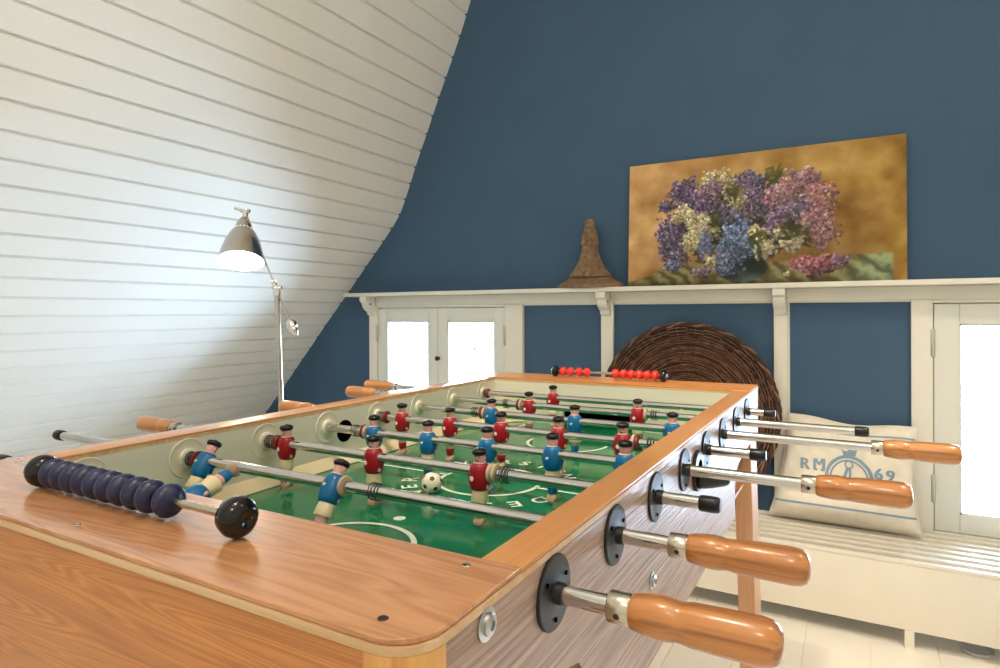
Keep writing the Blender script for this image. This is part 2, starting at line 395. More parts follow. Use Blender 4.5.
# ------------------------------------------------------------------ wall shelf with brackets
sh = thing('wall_shelf', 'long white painted shelf on scrolled brackets across the blue gable wall', 'shelf', (-.6, 2.7, 1.172))
MB().cbox(-2.515, 1.3, 2.642, WY, 1.1725, 1.1925, b=.003).build('shelf_board', M['white'], sh)
brp = [(0, 0), (-.080, 0), (-.082, -.018), (-.078, -.028), (-.066, -.034), (-.062, -.044), (-.054, -.062), (-.036, -.078), (-.022, -.084), (-.018, -.096), (-.010, -.104), (0, -.106)]
for bx in (-2.40, -1.008, -.276, 1.10):
    b = MB().prism(brp, lambda p, t: (t, PF + p[0], 1.172 + p[1]), bx, bx + .046).build('bracket', M['white'], sh, bevel=.002)
    MB().lathe([(0, 0), (.006, 0), (.006, .001), (0, .001)], (bx + .046, PF - .042, 1.130), (1, 0, 0), n=12).build('screw_hole', M['ink'], b)

# ------------------------------------------------------------------ flower painting leaning on the shelf
def painting():
    W, H, T = 1.043, .541, .018
    root = thing('painting', 'unframed canvas painting of lilac flowers leaning on the white shelf', 'painting', (-.35, 2.70, 1.193))
    nx, nz = 420, 214
    im = np.zeros((nz, nx, 3)); U, V = np.meshgrid(np.linspace(0, 1, nx), np.linspace(0, 1, nz))   # V up
    def sm(e0, e1, t): t = np.clip((t - e0) / (e1 - e0), 0, 1); return t * t * (3 - 2 * t)
    def fbm(s, oct=5):
        o = np.zeros_like(U)
        for k in range(oct):
            g = rng.random((int(s[1] * 2 ** k) + 2, int(s[0] * 2 ** k) + 2))
            x, y = U * (g.shape[1] - 1.001), V * (g.shape[0] - 1.001); i, j = x.astype(int), y.astype(int); fx, fy = x - i, y - j
            fx, fy = fx * fx * (3 - 2 * fx), fy * fy * (3 - 2 * fy)
            o += .5 ** (k + 1) * (g[j, i] * (1 - fx) * (1 - fy) + g[j, i + 1] * fx * (1 - fy) + g[j + 1, i] * (1 - fx) * fy + g[j + 1, i + 1] * fx * fy)
        return o
    c = lambda *a: np.array(a, float)
    a = fbm((4, 3)); b2 = fbm((9, 5))
    left = c(190, 150, 96); right = c(158, 124, 54)
    im = left * (1 - sm(.15, .75, U))[..., None] + right * sm(.15, .75, U)[..., None]
    im = im * (1 - .5 * sm(.45, .68, a)[..., None] * .6) + c(120, 82, 40) * (.3 * sm(.45, .68, a))[..., None]
    im += ((b2 - .48) * 120)[..., None]
    im = im * (1 - .55 * (sm(.5, .1, V) * sm(.02, .35, U) * sm(1.02, .8, U))[..., None]) + c(84, 56, 30) * (.55 * sm(.5, .1, V) * sm(.02, .35, U) * sm(1.02, .8, U))[..., None]
    im = im * (1 - .4 * sm(.6, 1, V)[..., None] * (1 - U)[..., None]) + c(186, 140, 84) * (.4 * sm(.6, 1, V) * (1 - U))[..., None]
    # cloth-covered table edge
    top = .16 + .0 * U - .12 * sm(.22, 0, U) + .03 * sm(.6, .9, U)
    tb = sm(-.012, .012, top - V) * sm(.965, .95, U)
    fold = np.sin((U * 60 + V * 26 + b2 * 18)) * .5 + .5
    clothc = c(84, 76, 44) * (1 - fold)[..., None] + c(142, 138, 92) * fold[..., None]
    rs = sm(.78, .86, U - (V - .05) * .35)
    clothc = clothc * (1 - rs)[..., None] + (c(132, 146, 110) * (.65 + .5 * fold)[..., None]) * rs[..., None]
    im = im * (1 - tb)[..., None] + clothc * tb[..., None]
    im *= (1 - .35 * sm(.05, 0, V) * sm(.8, .6, U))[..., None]
    # glass bowl
    d = ((U - .455) / .095) ** 2 + ((V - .12) / .105) ** 2
    k = sm(1.08, .9, d); gl = c(52, 66, 58) + (b2 - .45)[..., None] * c(120, 150, 150)
    im = im * (1 - k)[..., None] + gl * k[..., None]
    asp = W / H
    def dab(u, v, r, rgb, al=.85, el=1, an=0):
        R = r * 1.6
        i0, i1 = max(0, int((u - R) * nx)), min(nx, int((u + R) * nx) + 2); j0, j1 = max(0, int((v - R * asp) * nz)), min(nz, int((v + R * asp) * nz) + 2)
        if i1 <= i0 or j1 <= j0: return
        du = U[j0:j1, i0:i1] - u; dv = (V[j0:j1, i0:i1] - v) / asp
        x = du * math.cos(an) + dv * math.sin(an); y = -du * math.sin(an) + dv * math.cos(an)
        w = np.clip(1.6 - ((x / r) ** 2 + (y / (r * el)) ** 2) * 1.3, 0, 1)[..., None] * al
        im[j0:j1, i0:i1] = im[j0:j1, i0:i1] * (1 - w) + np.array(rgb) * w
    def cluster(u, v, ru, rv, n, cols, r=.0056, an=0):
        lob = [rng.random() * 2 * PI for _ in range(3)]
        for _ in range(n):
            t = rng.random() * 2 * PI
            edge = 1 + .16 * math.sin(3 * t + lob[0]) + .13 * math.sin(5 * t + lob[1]) + .10 * math.sin(9 * t + lob[2])
            q = math.sqrt(rng.random()) * edge * (1 + .12 * rng.normal())
            x, y = ru * q * math.cos(t), rv * q * math.sin(t)
            x, y = x * math.cos(an) - y * math.sin(an) / asp, x * math.sin(an) * asp + y * math.cos(an)
            cc = np.array(cols[rng.integers(len(cols))], float)
            g = cc.mean(); cc = (cc * .72 + g * .28) * (.50 + .62 * rng.random()) * (1 + .20 * (y / rv) - .12 * (x / ru))
            dab(u + x, v + y, r * (.6 + .8 * rng.random()), cc, .82, .5 + .5 * rng.random(), rng.random() * PI)
    def leaves(u, v, s, n, cols, r=.026):
        for _ in range(n):
            cc = np.array(cols[rng.integers(len(cols))], float) * (.7 + .5 * rng.random())
            dab(u + rng.normal() * s * .6, v + rng.normal() * s * 1.1, r * (.7 + .6 * rng.random()), cc, .75, .26, rng.random() * PI)
    leaf = [(74, 78, 34), (52, 56, 28), (104, 102, 46), (86, 82, 36)]
    dark = [(52, 40, 38), (58, 50, 32), (42, 38, 48)]
    cluster(.46, .47, .245, .25, 1500, dark + leaf + [(84, 66, 84)], .012)
    for u, v, sz in ((.30, .55, .05), (.44, .50, .05), (.56, .80, .03), (.52, .33, .05), (.66, .36, .05), (.30, .27, .05), (.42, .78, .03), (.70, .42, .04), (.60, .52, .04), (.38, .60, .04)):
        leaves(u, v, sz, 12, leaf)
    purple = [(96, 70, 112), (126, 100, 142), (76, 56, 92), (156, 132, 168), (86, 68, 122)]
    violet = [(98, 94, 146), (126, 122, 170), (76, 72, 118), (156, 150, 188)]
    blue = [(84, 112, 168), (112, 142, 194), (62, 86, 142), (146, 170, 208)]
    yel = [(204, 186, 118), (224, 210, 150), (176, 154, 84), (232, 222, 178)]
    pink = [(192, 116, 118), (212, 146, 142), (164, 88, 98), (224, 172, 164), (180, 106, 128)]
    mauve = [(158, 118, 142), (134, 96, 124), (184, 146, 162), (112, 82, 118)]
    cr = [(212, 202, 152), (232, 224, 188), (190, 174, 116)]
    cluster(.36, .81, .066, .075, 420, yel); cluster(.33, .77, .03, .05, 120, yel)
    cluster(.232, .735, .056, .11, 520, purple); cluster(.26, .64, .05, .08, 260, purple + violet); cluster(.163, .64, .036, .045, 160, violet + purple)
    cluster(.335, .69, .062, .11, 520, purple + mauve); cluster(.30, .58, .04, .06, 180, violet + purple)
    cluster(.48, .765, .050, .085, 380, purple + violet, an=.4); cluster(.515, .63, .080, .125, 720, violet + purple + mauve); cluster(.405, .54, .062, .10, 420, violet + purple)
    cluster(.44, .63, .032, .055, 170, yel); cluster(.40, .70, .018, .06, 70, yel + leaf)
    cluster(.18, .36, .058, .17, 700, purple + violet, an=.1); cluster(.21, .22, .035, .07, 150, violet + purple); cluster(.19, .155, .032, .045, 130, blue + violet)
    cluster(.232, .565, .042, .065, 230, yel + cr); cluster(.295, .43, .060, .14, 600, yel + cr); cluster(.262, .32, .035, .07, 170, yel)
    cluster(.646, .71, .068, .115, 560, pink + mauve); cluster(.59, .62, .050, .10, 330, mauve + pink); cluster(.726, .59, .058, .16, 640, pink); cluster(.69, .77, .035, .06, 170, mauve + pink)
    cluster(.646, .525, .062, .085, 380, mauve + violet); cluster(.742, .37, .044, .125, 400, pink + pink + mauve); cluster(.70, .46, .045, .07, 220, pink + mauve); cluster(.578, .43, .052, .10, 360, mauve + purple)
    cluster(.508, .37, .040, .07, 220, yel + cr); cluster(.53, .265, .046, .075, 290, cr); cluster(.634, .295, .040, .065, 230, cr); cluster(.60, .37, .03, .05, 90, cr + yel)
    cluster(.435, .31, .064, .16, 760, blue); cluster(.318, .30, .030, .10, 260, violet + blue); cluster(.395, .15, .044, .085, 260, blue + violet)
    cluster(.335, .17, .022, .055, 90, cr + yel); cluster(.30, .10, .040, .035, 90, mauve)
    leaves(.52, .34, .03, 8, leaf, .03); leaves(.62, .40, .03, 9, leaf, .028); leaves(.36, .50, .03, 7, leaf, .03); leaves(.43, .70, .02, 6, leaf, .03); leaves(.57, .82, .02, 5, leaf, .03)
    cluster(.715, .128, .078, .068, 620, [(168, 72, 90), (198, 110, 122), (136, 52, 72), (210, 144, 148)], .006)
    cluster(.795, .15, .028, .04, 90, mauve); cluster(.62, .07, .010, .016, 14, cr)
    im = np.clip(im * 1.0, 3, 250) / 255
    im = np.where(im <= .04045, im / 12.92, ((im + .055) / 1.055) ** 2.4)
    lean = math.atan2(.030, H)
    def P(u, v, t):                              # lean back; canvas top edge slightly uneven
        x = -.871 + u * W; s = v * H
        return (x, 2.700 + s * math.sin(lean) + t * math.cos(lean), 1.1935 + s * math.cos(lean) - t * math.sin(lean) + .0)
    verts = [P(i / (nx - 1), j / (nz - 1), 0) for j in range(nz) for i in range(nx)]
    faces = [(j * nx + i, j * nx + i + 1, (j + 1) * nx + i + 1, (j + 1) * nx + i) for j in range(nz - 1) for i in range(nx - 1)]
    me = bpy.data.meshes.new('picture'); off = Vector(root.location)
    me.from_pydata([tuple(Vector(v) - off) for v in verts], [], faces); me.materials.append(M['oil'])
    ca = me.color_attributes.new('pigment', 'FLOAT_COLOR', 'POINT')
    ca.data.foreach_set('color', np.concatenate([im, np.ones((nz, nx, 1))], 2).reshape(-1).astype(np.float32))
    o = bpy.data.objects.new('picture', me); col.objects.link(o); o.parent = root
    e = MB()
    v = [P(u, w, t) for t in (.0006, T) for u, w in ((0, 0), (1, 0), (1, 1), (0, 1))]
    e.add(v, [(0, 1, 5, 4), (1, 2, 6, 5), (2, 3, 7, 6), (3, 0, 4, 7), (4, 5, 6, 7), (0, 1, 2, 3)]); e.build('canvas_back', M['canvas'], root, smooth=0)
painting()

# ------------------------------------------------------------------ carved finial on the shelf
fi = thing('carved_finial', 'brown carved wooden finial with fluted stem standing left of the painting', 'ornament', (-1.045, 2.69, 1.193))
FX, FY, FZ = -1.045, 2.682, 1.193
sq = []
b = MB()
b.lathe([(.160, 0), (.160, .012), (.150, .018), (.128, .030), (.120, .034), (.110, .044), (.084, .050)], (FX, FY, FZ), n=48, sy=.36, mi=0)
b.build('base', M['finial'], fi, smooth=25)
fl16 = lambda a, k: 1 + (.26 * abs(math.cos(8 * a)) - .13)
b = MB().lathe([(.070, .045), (.090, .050), (.086, .062), (.070, .080), (.056, .105), (.046, .130), (.038, .160), (.033, .190), (.034, .197)], (FX, FY, FZ), n=56, sy=.62, flute=fl16)
b.build('stem', M['finial'], fi, smooth=50)
b = MB().lathe([(.030, .190), (.037, .194), (.0385, .203), (.036, .220), (.032, .245), (.027, .262), (.022, .270)], (FX, FY, FZ), n=56, sy=.75, flute=lambda a, k: 1 + (.24 * abs(math.cos(8 * a)) - .12))
b.build('collar', M['finial'], fi, smooth=50)
b = MB().lathe([(.019, .262), (.024, .272), (.026, .285), (.0245, .300), (.015, .311), (0, .314)], (FX, FY, FZ), n=28, sy=.85)
b.build('knob', M['finial'], fi)

# ------------------------------------------------------------------ round wicker tray leaning on the wall
def wicker():
    root = thing('wicker_tray', 'large round dark wicker tray leaning upright against the blue wall', 'basket', (-.617, 2.64, .28))
    R = .368; cz = .298 + R * .985; tl = math.radians(6)
    def P(r, a, h):                              # disc coordinates -> leaning plane; h out of the disc towards the room
        x, s = r * math.cos(a), r * math.sin(a)
        return (-.617 + x, 2.692 + s * math.sin(tl) - h * math.cos(tl), cz + s * math.cos(tl) + h * math.sin(tl))
    def lift(r): return .012 if r < .30 else .012 + .034 * ((r - .30) / .085) ** 1.3
    ns = 28
    w = MB(); k = 0
    r = .05
    while r < R - .006:
        n = 170; ph = k * PI
        jit = [rng.normal() * .0006 for _ in range(8)]
        pts = []
        for j in range(n):
            a = 2 * PI * j / n
            pts.append(P(r + .0011 * math.sin(a * 5 + k * 1.7) + .0008 * math.sin(a * 11 + k), a, lift(r) + .0072 * math.sin(a * ns / 2 * 1 + ph) + .0015 * math.sin(3 * a + k)))
        w.tube(pts,   .0020 + .0004 * math.sin(k * 2.3), 5, closed=True, mi=0 if (k * 7) % 6 else 1); r += .0064; k += 1
    w.build('weave', [M['wicker'], M['wickerd']], root, smooth=80)
    s = MB()
    for j in range(ns):
        a = 2 * PI * (j + .5) / ns
        s.tube([P(q, a + .004, lift(q)) for q in np.linspace(.01, R - .004, 14)], .0036, 5)
    s.lathe([(0, 0), (.055, 0), (.06, .006), (.05, .012), (0, .014)], P(0, 0, .004), (0, -math.cos(tl), math.sin(tl)), n=24)
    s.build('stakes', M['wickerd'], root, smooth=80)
    b = MB()
    for q in range(3):
        n = 240
        b.tube([P(R - .002 + .006 * math.cos(22 * 2 * PI * j / n + q * 2.1), 2 * PI * j / n, lift(R) + .006 * math.sin(22 * 2 * PI * j / n + q * 2.1)) for j in range(n)], .0048, 6, closed=True, mi=q % 2)
    b.build('rim', [M['wickerd'], M['wicker']], root, smooth=80)
    # added sheet, coloured dark as the shade between strands; hides the wall
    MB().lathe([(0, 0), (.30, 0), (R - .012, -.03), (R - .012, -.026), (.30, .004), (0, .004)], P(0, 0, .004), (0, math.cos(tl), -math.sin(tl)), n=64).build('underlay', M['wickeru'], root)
wicker()

# ------------------------------------------------------------------ slatted bench
bn = thing('slatted_bench', 'low white painted bench with slatted seat along the blue wall', 'bench', (.0, 2.56, 0))
BX0, BX1, BF, BT = -1.35, 1.5, 2.376, .281
ny = 7
pitch = (WY - .012 - BF) / ny
for i in range(ny):
    y = BF + (.0 if i == 0 else .002) + i * pitch
    MB().cbox(BX0, BX1, y, y + (.023 if i else .020), BT - .013, BT, b=.002).build('slat', M['bench'], bn)
MB().cbox(BX0, BX1, BF, BF + .018, .06, BT - .0135, b=.0015).build('front_panel', M['bench'], bn)
MB().cbox(BX0, BX0 + .018, BF + .0185, WY - .002, .06, BT - .0135, b=.0015).build('end_panel', M['bench'], bn)
for xx in (BX0 + .3, -.6, .15, .9, BX1 - .02): MB().box(xx, xx + .02, BF + .02, WY - .004, .17, BT - .0135).build('bearer', M['bench'], bn)
for lx in (-1.2, -.6, .141, .9, 1.42):
    MB().cbox(lx, lx + .026, BF + .001, BF + .03, 0, .0595, b=.001).build('leg', M['bench'], bn)
    MB().cbox(lx, lx + .026, WY - .05, WY - .02, 0, .17, b=.001).build('leg', M['bench'], bn)
tag(MB().lathe([(0, .003), (.030, .003), (.036, .0), (.038, .002), (.046, .014), (.044, .015), (.036, .006), (0, .005)], (.338, 2.458, 0), n=40).build('floor_dish', M['dish']),
    'round grey dish on the floor under the white bench', 'dish')

# ------------------------------------------------------------------ printed linen cushion
def cushion():
    root = thing('linen_cushion', 'off-white linen cushion with faded blue crest and stripes on the bench', 'cushion', (-.03, 2.66, BT))
    BL, BR, TL, TR = Vector((-.290, 2.640, .288)), Vector((.208, 2.630, .288)), Vector((-.226, 2.722, .676)), Vector((.202, 2.705, .655))
    nrm = Vector((.0, -.975, .22)).normalized()
    def mid(u, v):
        p = (BL * (1 - u) + BR * u) * (1 - v) + (TL * (1 - u) + TR * u) * v
        # edges drawn in between the pointed corners, slack top edge
        p.x += -(u - .5) * .034 * (4 * v * (1 - v)) * (2 * abs(u - .5))
        p.z += -.010 * 4 * u * (1 - u) * v ** 3 + .006 * math.sin(9 * u) * v ** 4 + .004 * 4 * u * (1 - u) * (1 - v) ** 3
        return p
    def bulge(u, v):
        e = (max(0, 1 - (2 * u - 1) ** 4) * max(0, 1 - (2 * v - 1) ** 4)) ** .55
        w = .006 * math.sin(13 * u + 4 * v) * math.sin(5 * v + 2) + .0034 * math.sin(31 * u - 9 * v) + .0026 * math.sin(47 * u + 22 * v) * v + .004 * math.sin(8 * u - 17 * v) + .010 * math.exp(-((v - .13) / .07) ** 2) * (1.1 - u) + .012 * math.exp(-((v - .42) / .12) ** 2) * (1 - u) ** 2 - .016 * math.exp(-((v - .27) / .04) ** 2) * (1 - u)
        low = 1.38 - .6 * v
        return e * (.062 * low + w)
    def F(u, v, h=0): return mid(u, v) + nrm * (bulge(u, v) + h)
    def B(u, v): return mid(u, v) - nrm * bulge(u, v) * .28
    n = 60; mb = MB()
    for fn in (F, B):
        vs = [fn(i / n, j / n) for j in range(n + 1) for i in range(n + 1)]
        fs = [(j * (n + 1) + i, j * (n + 1) + i + 1, (j + 1) * (n + 1) + i + 1, (j + 1) * (n + 1) + i) for j in range(n) for i in range(n)]
        mb.add(vs, fs)
    cov = mb.build('cover', M['linen'], root, smooth=70)
    pip = MB().tube([mid(t, 0) for t in np.linspace(0, 1, 40)] + [mid(1, t) for t in np.linspace(.03, 1, 40)] + [mid(1 - t, 1) for t in np.linspace(.03, 1, 40)] + [mid(0, 1 - t) for t in np.linspace(.03, .97, 40)], .0022, 6, closed=True)
    pip.build('seam', M['linen'], root, smooth=80)
    def inv(x, z):                                # find (u, v) of a front point by its x and z
        u, v = .5, .5
        for _ in range(40):
            p = F(u, v); u += (x - p.x) / .46; v += (z - p.z) / .40
            u, v = min(max(u, .02), .98), min(max(v, .02), .98)
        return u, v
    def ribbon(pts, w):                            # pts in (x, z): flat painted stroke following the cloth
        m = MB(); L = [Vector(p) for p in pts]; V = []
        for i, p in enumerate(L):
            d = (L[min(i + 1, len(L) - 1)] - L[max(i - 1, 0)]).normalized(); q = Vector((-d.y, d.x)) * w / 2
            for s in (p + q, p - q): V.append(F(*inv(s.x, s.y), .0012))
        m.add(V, [(2 * i, 2 * i + 2, 2 * i + 3, 2 * i + 1) for i in range(len(L) - 1)]); return m
    def uvstripe(v, w):
        m = MB(); k = 70; V = []
        for i in range(k + 1):
            for s in (-w / 2, w / 2): V.append(F(.012 + .976 * i / k, v + s, .0012))
        m.add(V, [(2 * i, 2 * i + 2, 2 * i + 3, 2 * i + 1) for i in range(k)]); return m
    uvstripe(.160, .019).build('stripe', M['stripe'], root, smooth=80)
    uvstripe(.885, .017).build('stripe', M['stripe'], root, smooth=80)
    cx, cz, r = -.015, .472, .0725
    em = MB()
    for rr, w in ((r, .011), (r - .013, .006)):
        rb = ribbon([(cx + rr * math.cos(t), cz + rr * math.sin(t)) for t in np.linspace(0, 2 * PI, 60)], w); em.add(rb.v, rb.f)
    def patch(poly, sub=1):
        c = Vector((sum(p[0] for p in poly) / len(poly), sum(p[1] for p in poly) / len(poly)))
        V = [F(*inv(*p), .0013) for p in poly] + [F(*inv(c.x, c.y), .0013)]
        em.add(V, [(i, (i + 1) % len(poly), len(poly)) for i in range(len(poly))])
    patch([(cx - .018, cz + r + .004), (cx + .022, cz + r + .004), (cx + .024, cz + r + .018), (cx + .036, cz + r + .034), (cx + .002, cz + r + .031), (cx - .034, cz + r + .036), (cx - .021, cz + r + .018)])
    # small device inside the ring
    for q in (ribbon([(cx + .0 + .012 * math.cos(t), cz + .046 + .012 * math.sin(t)) for t in np.linspace(0, 2 * PI, 20)], .005),
              ribbon([(cx - .004, cz + .034), (cx - .010, cz + .016), (cx - .014, cz + .002)], .010),
              ribbon([(cx + .003, cz + .034), (cx + .004, cz + .016), (cx + .003, cz + .0)], .008),
              ribbon([(cx - .022, cz - .001), (cx + .026, cz - .003)], .008),
              ribbon([(cx, cz - .004), (cx, cz - .045)], .008)): em.add(q.v, q.f)
    em.build('crest_print', M['mark'], root, smooth=80)
    for ch, x, z in (('R', -.160, .506), ('M', -.112, .508), ('6', .078, .496), ('9', .114, .492)):
        v, f = text_geo(ch, .053, 0, 3)
        lt = MB()
        for dx in (-.0024, 0, .0024):             # heavy stencil weight
            lt.add([F(*inv(x + p[0] * 1.05 + dx, z + p[1]), .0022 + abs(dx) * .04) for p in v], f)
        for zz, w_ in (((z - .0165), .011), ((z + .0165), .009)) if ch == 'M' else ():
            for xo in (-.0120, .0120):             # slab serifs
                rb = ribbon([(x + xo - .0065, zz), (x + xo + .0065, zz)], .007); lt.add(rb.v, rb.f)
        lt.build('letter_print', M['mark'], root, smooth=80)
cushion()

# ------------------------------------------------------------------ reading lamp
def lamp():
    base = Vector((-1.815, 1.615, 0)); J = Vector((-1.848, 1.597, 1.163))
    root = thing('reading_lamp', 'nickel floor reading lamp with bell shade lit beside the white sloped boarding', 'lamp', base)
    MB().lathe([(0, 0), (.125, 0), (.13, .004), (.13, .014), (.12, .02), (.03, .026), (.014, .034), (0, .034)], base, n=40).build('base', M['steel'], root)
    MB().tube([base + Vector((0, 0, .03)), base.lerp(J, .5), J - Vector((0, 0, .012))], .0095, 14).build('pole', M['steel'], root)
    C = Vector((-1.797, 1.626, 1.026)); S = Vector((-1.949, 1.54, 1.454))
    # joint clamp with thumb screws
    j = MB(); ax = (S - C).normalized()
    j.lathe([(0, -.018), (.013, -.018), (.014, -.006), (.014, .008), (.008, .014), (0, .015)], J, (0, 0, 1), n=16)
    j.lathe([(.0, -.018), (.007, -.018), (.010, -.013), (.007, -.009), (.007, .009), (.010, .013), (.007, .018), (0, .018)], J + Vector((0, 0, .012)), (.87, .49, 0), n=12)
    j.lathe([(0, -.012), (.008, -.012), (.008, .03), (.011, .034), (.006, .040), (0, .041)], J + Vector((0, 0, .004)), ax, n=12)
    j.build('joint', M['chrome'], root)
    MB().tube([C, J + ax * .0, S], .0034, 10).build('arm', M['steel'], root)
    MB().lathe([(0, -.032), (.013, -.030), (.019, -.020), (.019, -.004), (.015, 0), (.016, .004), (.012, .020), (.006, .030), (0, .032)], C, -ax, n=24).build('counterweight', M['chrome'], root)
    # shade
    top = Vector((-1.953, 1.538, 1.418)); dr = Vector((-.012, .006, -1)).normalized()
    dr = (Vector((-.06, -.04, -1)) + Vector((.79, -.615, 0)) * .44).normalized()
    cl = MB()
    cl.lathe([(0, -.010), (.010, -.010), (.012, 0), (.009, .018), (0, .02)], S, (0, 0, -1), n=14)
    cl.lathe([(.0, -.017), (.007, -.017), (.009, -.013), (.006, -.009), (.006, .009), (.009, .013), (.007, .017), (0, .017)], S + Vector((0, 0, .004)), (.87, .49, 0), n=12)
    cl.lathe([(0, -.004), (.006, -.004), (.006, .02), (.008, .024), (0, .03)], S + Vector((-.012, -.006, .006)), (-.8, -.45, .4), n=10)
    cl.build('shade_clamp', M['chrome'], root)
    pr = [(.010, -.018), (.017, -.010), (.025, .006), (.030, .022), (.032, .034), (.036, .035), (.048, .056), (.060, .084), (.069, .115), (.0755, .145), (.0785, .163)]
    inn = [(.0782, .1632)] + [(r - .0016, h) for r, h in pr[:4:-1]] + [(.030, .034)]
    so = MB().lathe(pr, top, dr, n=48, caps=False).build('lamp_shade', M['steel'], root, smooth=40)
    MB().lathe(inn, top, dr, n=48, caps=False).build('shade_lining', M['lining'], so, smooth=40)
    vents = MB()
    e1 = dr.orthogonal().normalized(); e2 = dr.cross(e1)
    for k in range(18):
        a = 2 * PI * k / 18; d = e1 * math.cos(a) + e2 * math.sin(a)
        vents.lathe([(0, 0), (.0026, 0), (.002, .0012), (0, .0016)], top + dr * .037 + d * .0355, d, n=8)
    vents.build('vent_glow_dots', emit('vent_glow', lin(255, 236, 200), 6), so)  # glowing dots stand in for bulb light through the shade's vents
    bc = top + dr * .118
    MB().lathe([(0, -.06), (.013, -.058), (.014, -.03), (.03, .0), (.036, .02), (.030, .038), (.014, .048), (0, .05)], bc, dr, n=28).build('bulb', emit('bulb_glow', lin(255, 234, 204), 90), root)
    MB().lathe([(0, -.02), (.016, -.02), (.016, .028), (0, .028)], top + dr * .03, dr, n=16).build('socket', M['chrome'], root)
lamp()

# ------------------------------------------------------------------ football table
ZR = Z0 - .180                                  # rim height
OX0, OX1, IX0, IX1 = -.920, -.2030, -.8725, -.2385
FY0, FY1, NE, FE = .390, 1.512, .265, 1.652     # inner ends of the field, outer ends of the table
ZF = Z0 - .295; ZBOT = Z0 - .405; ROD = Z0 - .217
rodY = [.442 + .1435 * i for i in range(8)]
CXF, CYF = (IX0 + IX1) / 2, .943
tb = thing('foosball_table', 'oak veneered table football game with green field and cream inner walls', 'game table', ((OX0 + OX1) / 2, (NE + FE) / 2, 0))
def side_panel(x0, x1, notch):
    pts = [(NE + .028, ZR - .0088), (NE + .028, ZBOT), (.30, ZBOT)]
    if notch:
        pts += [(.33, ZBOT), (.33, Z0 - .315), (.345, Z0 - .298), (.37, Z0 - .292), (.475, Z0 - .292), (.495, Z0 - .298), (.508, Z0 - .315), (.51, ZBOT)]
        pts += [(1.30, ZBOT), (1.302, Z0 - .340), (1.315, Z0 - .320), (1.345, Z0 - .310), (1.42, Z0 - .300), (FE - .006, Z0 - .300)]
    else: pts += [(FE - .006, ZBOT)]
    pts += [(FE - .006, ZR - .0088)]
    return MB().prism(pts, lambda p, t: (t, p[0], p[1]), x0, x1)
side_panel(OX1 - .018, OX1 - .001, True).build('side_panel', M['laminate'], tb)
side_panel(OX0 + .001, OX0 + .018, False).build('side_panel', M['laminate'], tb)
MB().box(OX0 + .045, OX1 - .036, NE + .003, NE + .018, ZBOT, ZR - .0088).build('end_panel', M['front'], tb)
MB().box(OX0 + .045, OX1 - .036, FE - .018, FE - .003, ZBOT, ZR - .0088).build('end_panel', M['front'], tb)
def corner(x, y, sx, sy, far=False):            # rounded corner post; (x, y) the outer corner
    r = .030; n = 10; t = .016
    arc = [(x - sx * r + sx * r * math.cos(a), y - sy * r + sy * r * math.sin(a)) for a in np.linspace(0, PI / 2, n)]
    pts = arc + [(x - sx * .036, y), (x - sx * .036, y - sy * t), (x - sx * t, y - sy * t), (x - sx * t, y - sy * .029), (x, y - sy * .029)]
    pts = arc + [(x - sx * .0355, y), (x - sx * .0355, y - sy * .028), (x, y - sy * .028)]
    return MB().prism(pts, lambda p, q: (p[0], p[1], q), ZBOT, ZR - .0088)
for x, y, sx, sy in ((OX1, NE, 1, -1), (OX0, NE, -1, -1)):
    corner(x, y, sx, sy).build('corner_post', M['post'], tb)
MB().cbox(OX1 - .0355, OX1 - .0185, FE - .034, FE - .019, ZBOT, ZR - .0088, b=.001).build('corner_post', M['post'], tb)
MB().cbox(OX0 + .0185, OX0 + .0355, FE - .034, FE - .019, ZBOT, ZR - .0088, b=.001).build('corner_post', M['post'], tb)
# light edging strip that crowns the box
def rr(x0, x1, y0, y1, r, corners):
    """rectangle outline; corners: which of (x0y0, x1y0, x1y1, x0y1) are rounded"""
    out = []
    for k, (cx, cy, a0) in enumerate(((x0, y0, PI), (x1, y0, 1.5 * PI), (x1, y1, 0), (x0, y1, .5 * PI))):
        if corners[k]:
            ox, oy = cx + (r if cx == x0 else -r), cy + (r if cy == y0 else -r)
            out += [(ox + r * math.cos(a), oy + r * math.sin(a)) for a in np.linspace(a0, a0 + PI / 2, 9)]
        else: out.append((cx, cy))
    return out
zp = lambda p, t: (p[0], p[1], t)
MB().prism(rr(OX0, OX1, NE, FY0, .030, (1, 1, 0, 0)), zp, ZR - .0086, ZR - .0035).build('edging', M['edging'], tb)
MB().prism(rr(OX0, OX1, FY1, FE, .006, (0, 0, 1, 1)), zp, ZR - .0086, ZR - .0035).build('edging', M['edging'], tb)
nb_ = MB().prism(rr(OX0 + .0015, OX1 - .0015, NE + .0015, FY0, .0295, (1, 1, 0, 0)), zp, ZR - .0033, ZR + .0006).build('end_board', M['board'], tb, bevel=.0006)
MB().prism(rr(OX0 + .0015, OX1 - .0015, FY1, FE - .001, .006, (0, 0, 1, 1)), zp, ZR - .0033, ZR + .0006).build('end_board', M['farboard'], tb, bevel=.0006)
for x0, x1 in ((OX0 + .0008, IX0), (IX1, OX1 - .0008)):
    MB().cbox(x0, x1, FY0 + .0004, FY1 - .0004, ZR - .0034, ZR - .0004, b=.0008).build('side_rail', M['rail'], tb)
    MB().box(x0 - (0 if x0 > -.5 else .0006), x1 + (.0006 if x0 > -.5 else 0), FY0 + .0004, FY1 - .0004, ZR - .0086, ZR - .0036).build('rail_edging', M['edging'], tb)
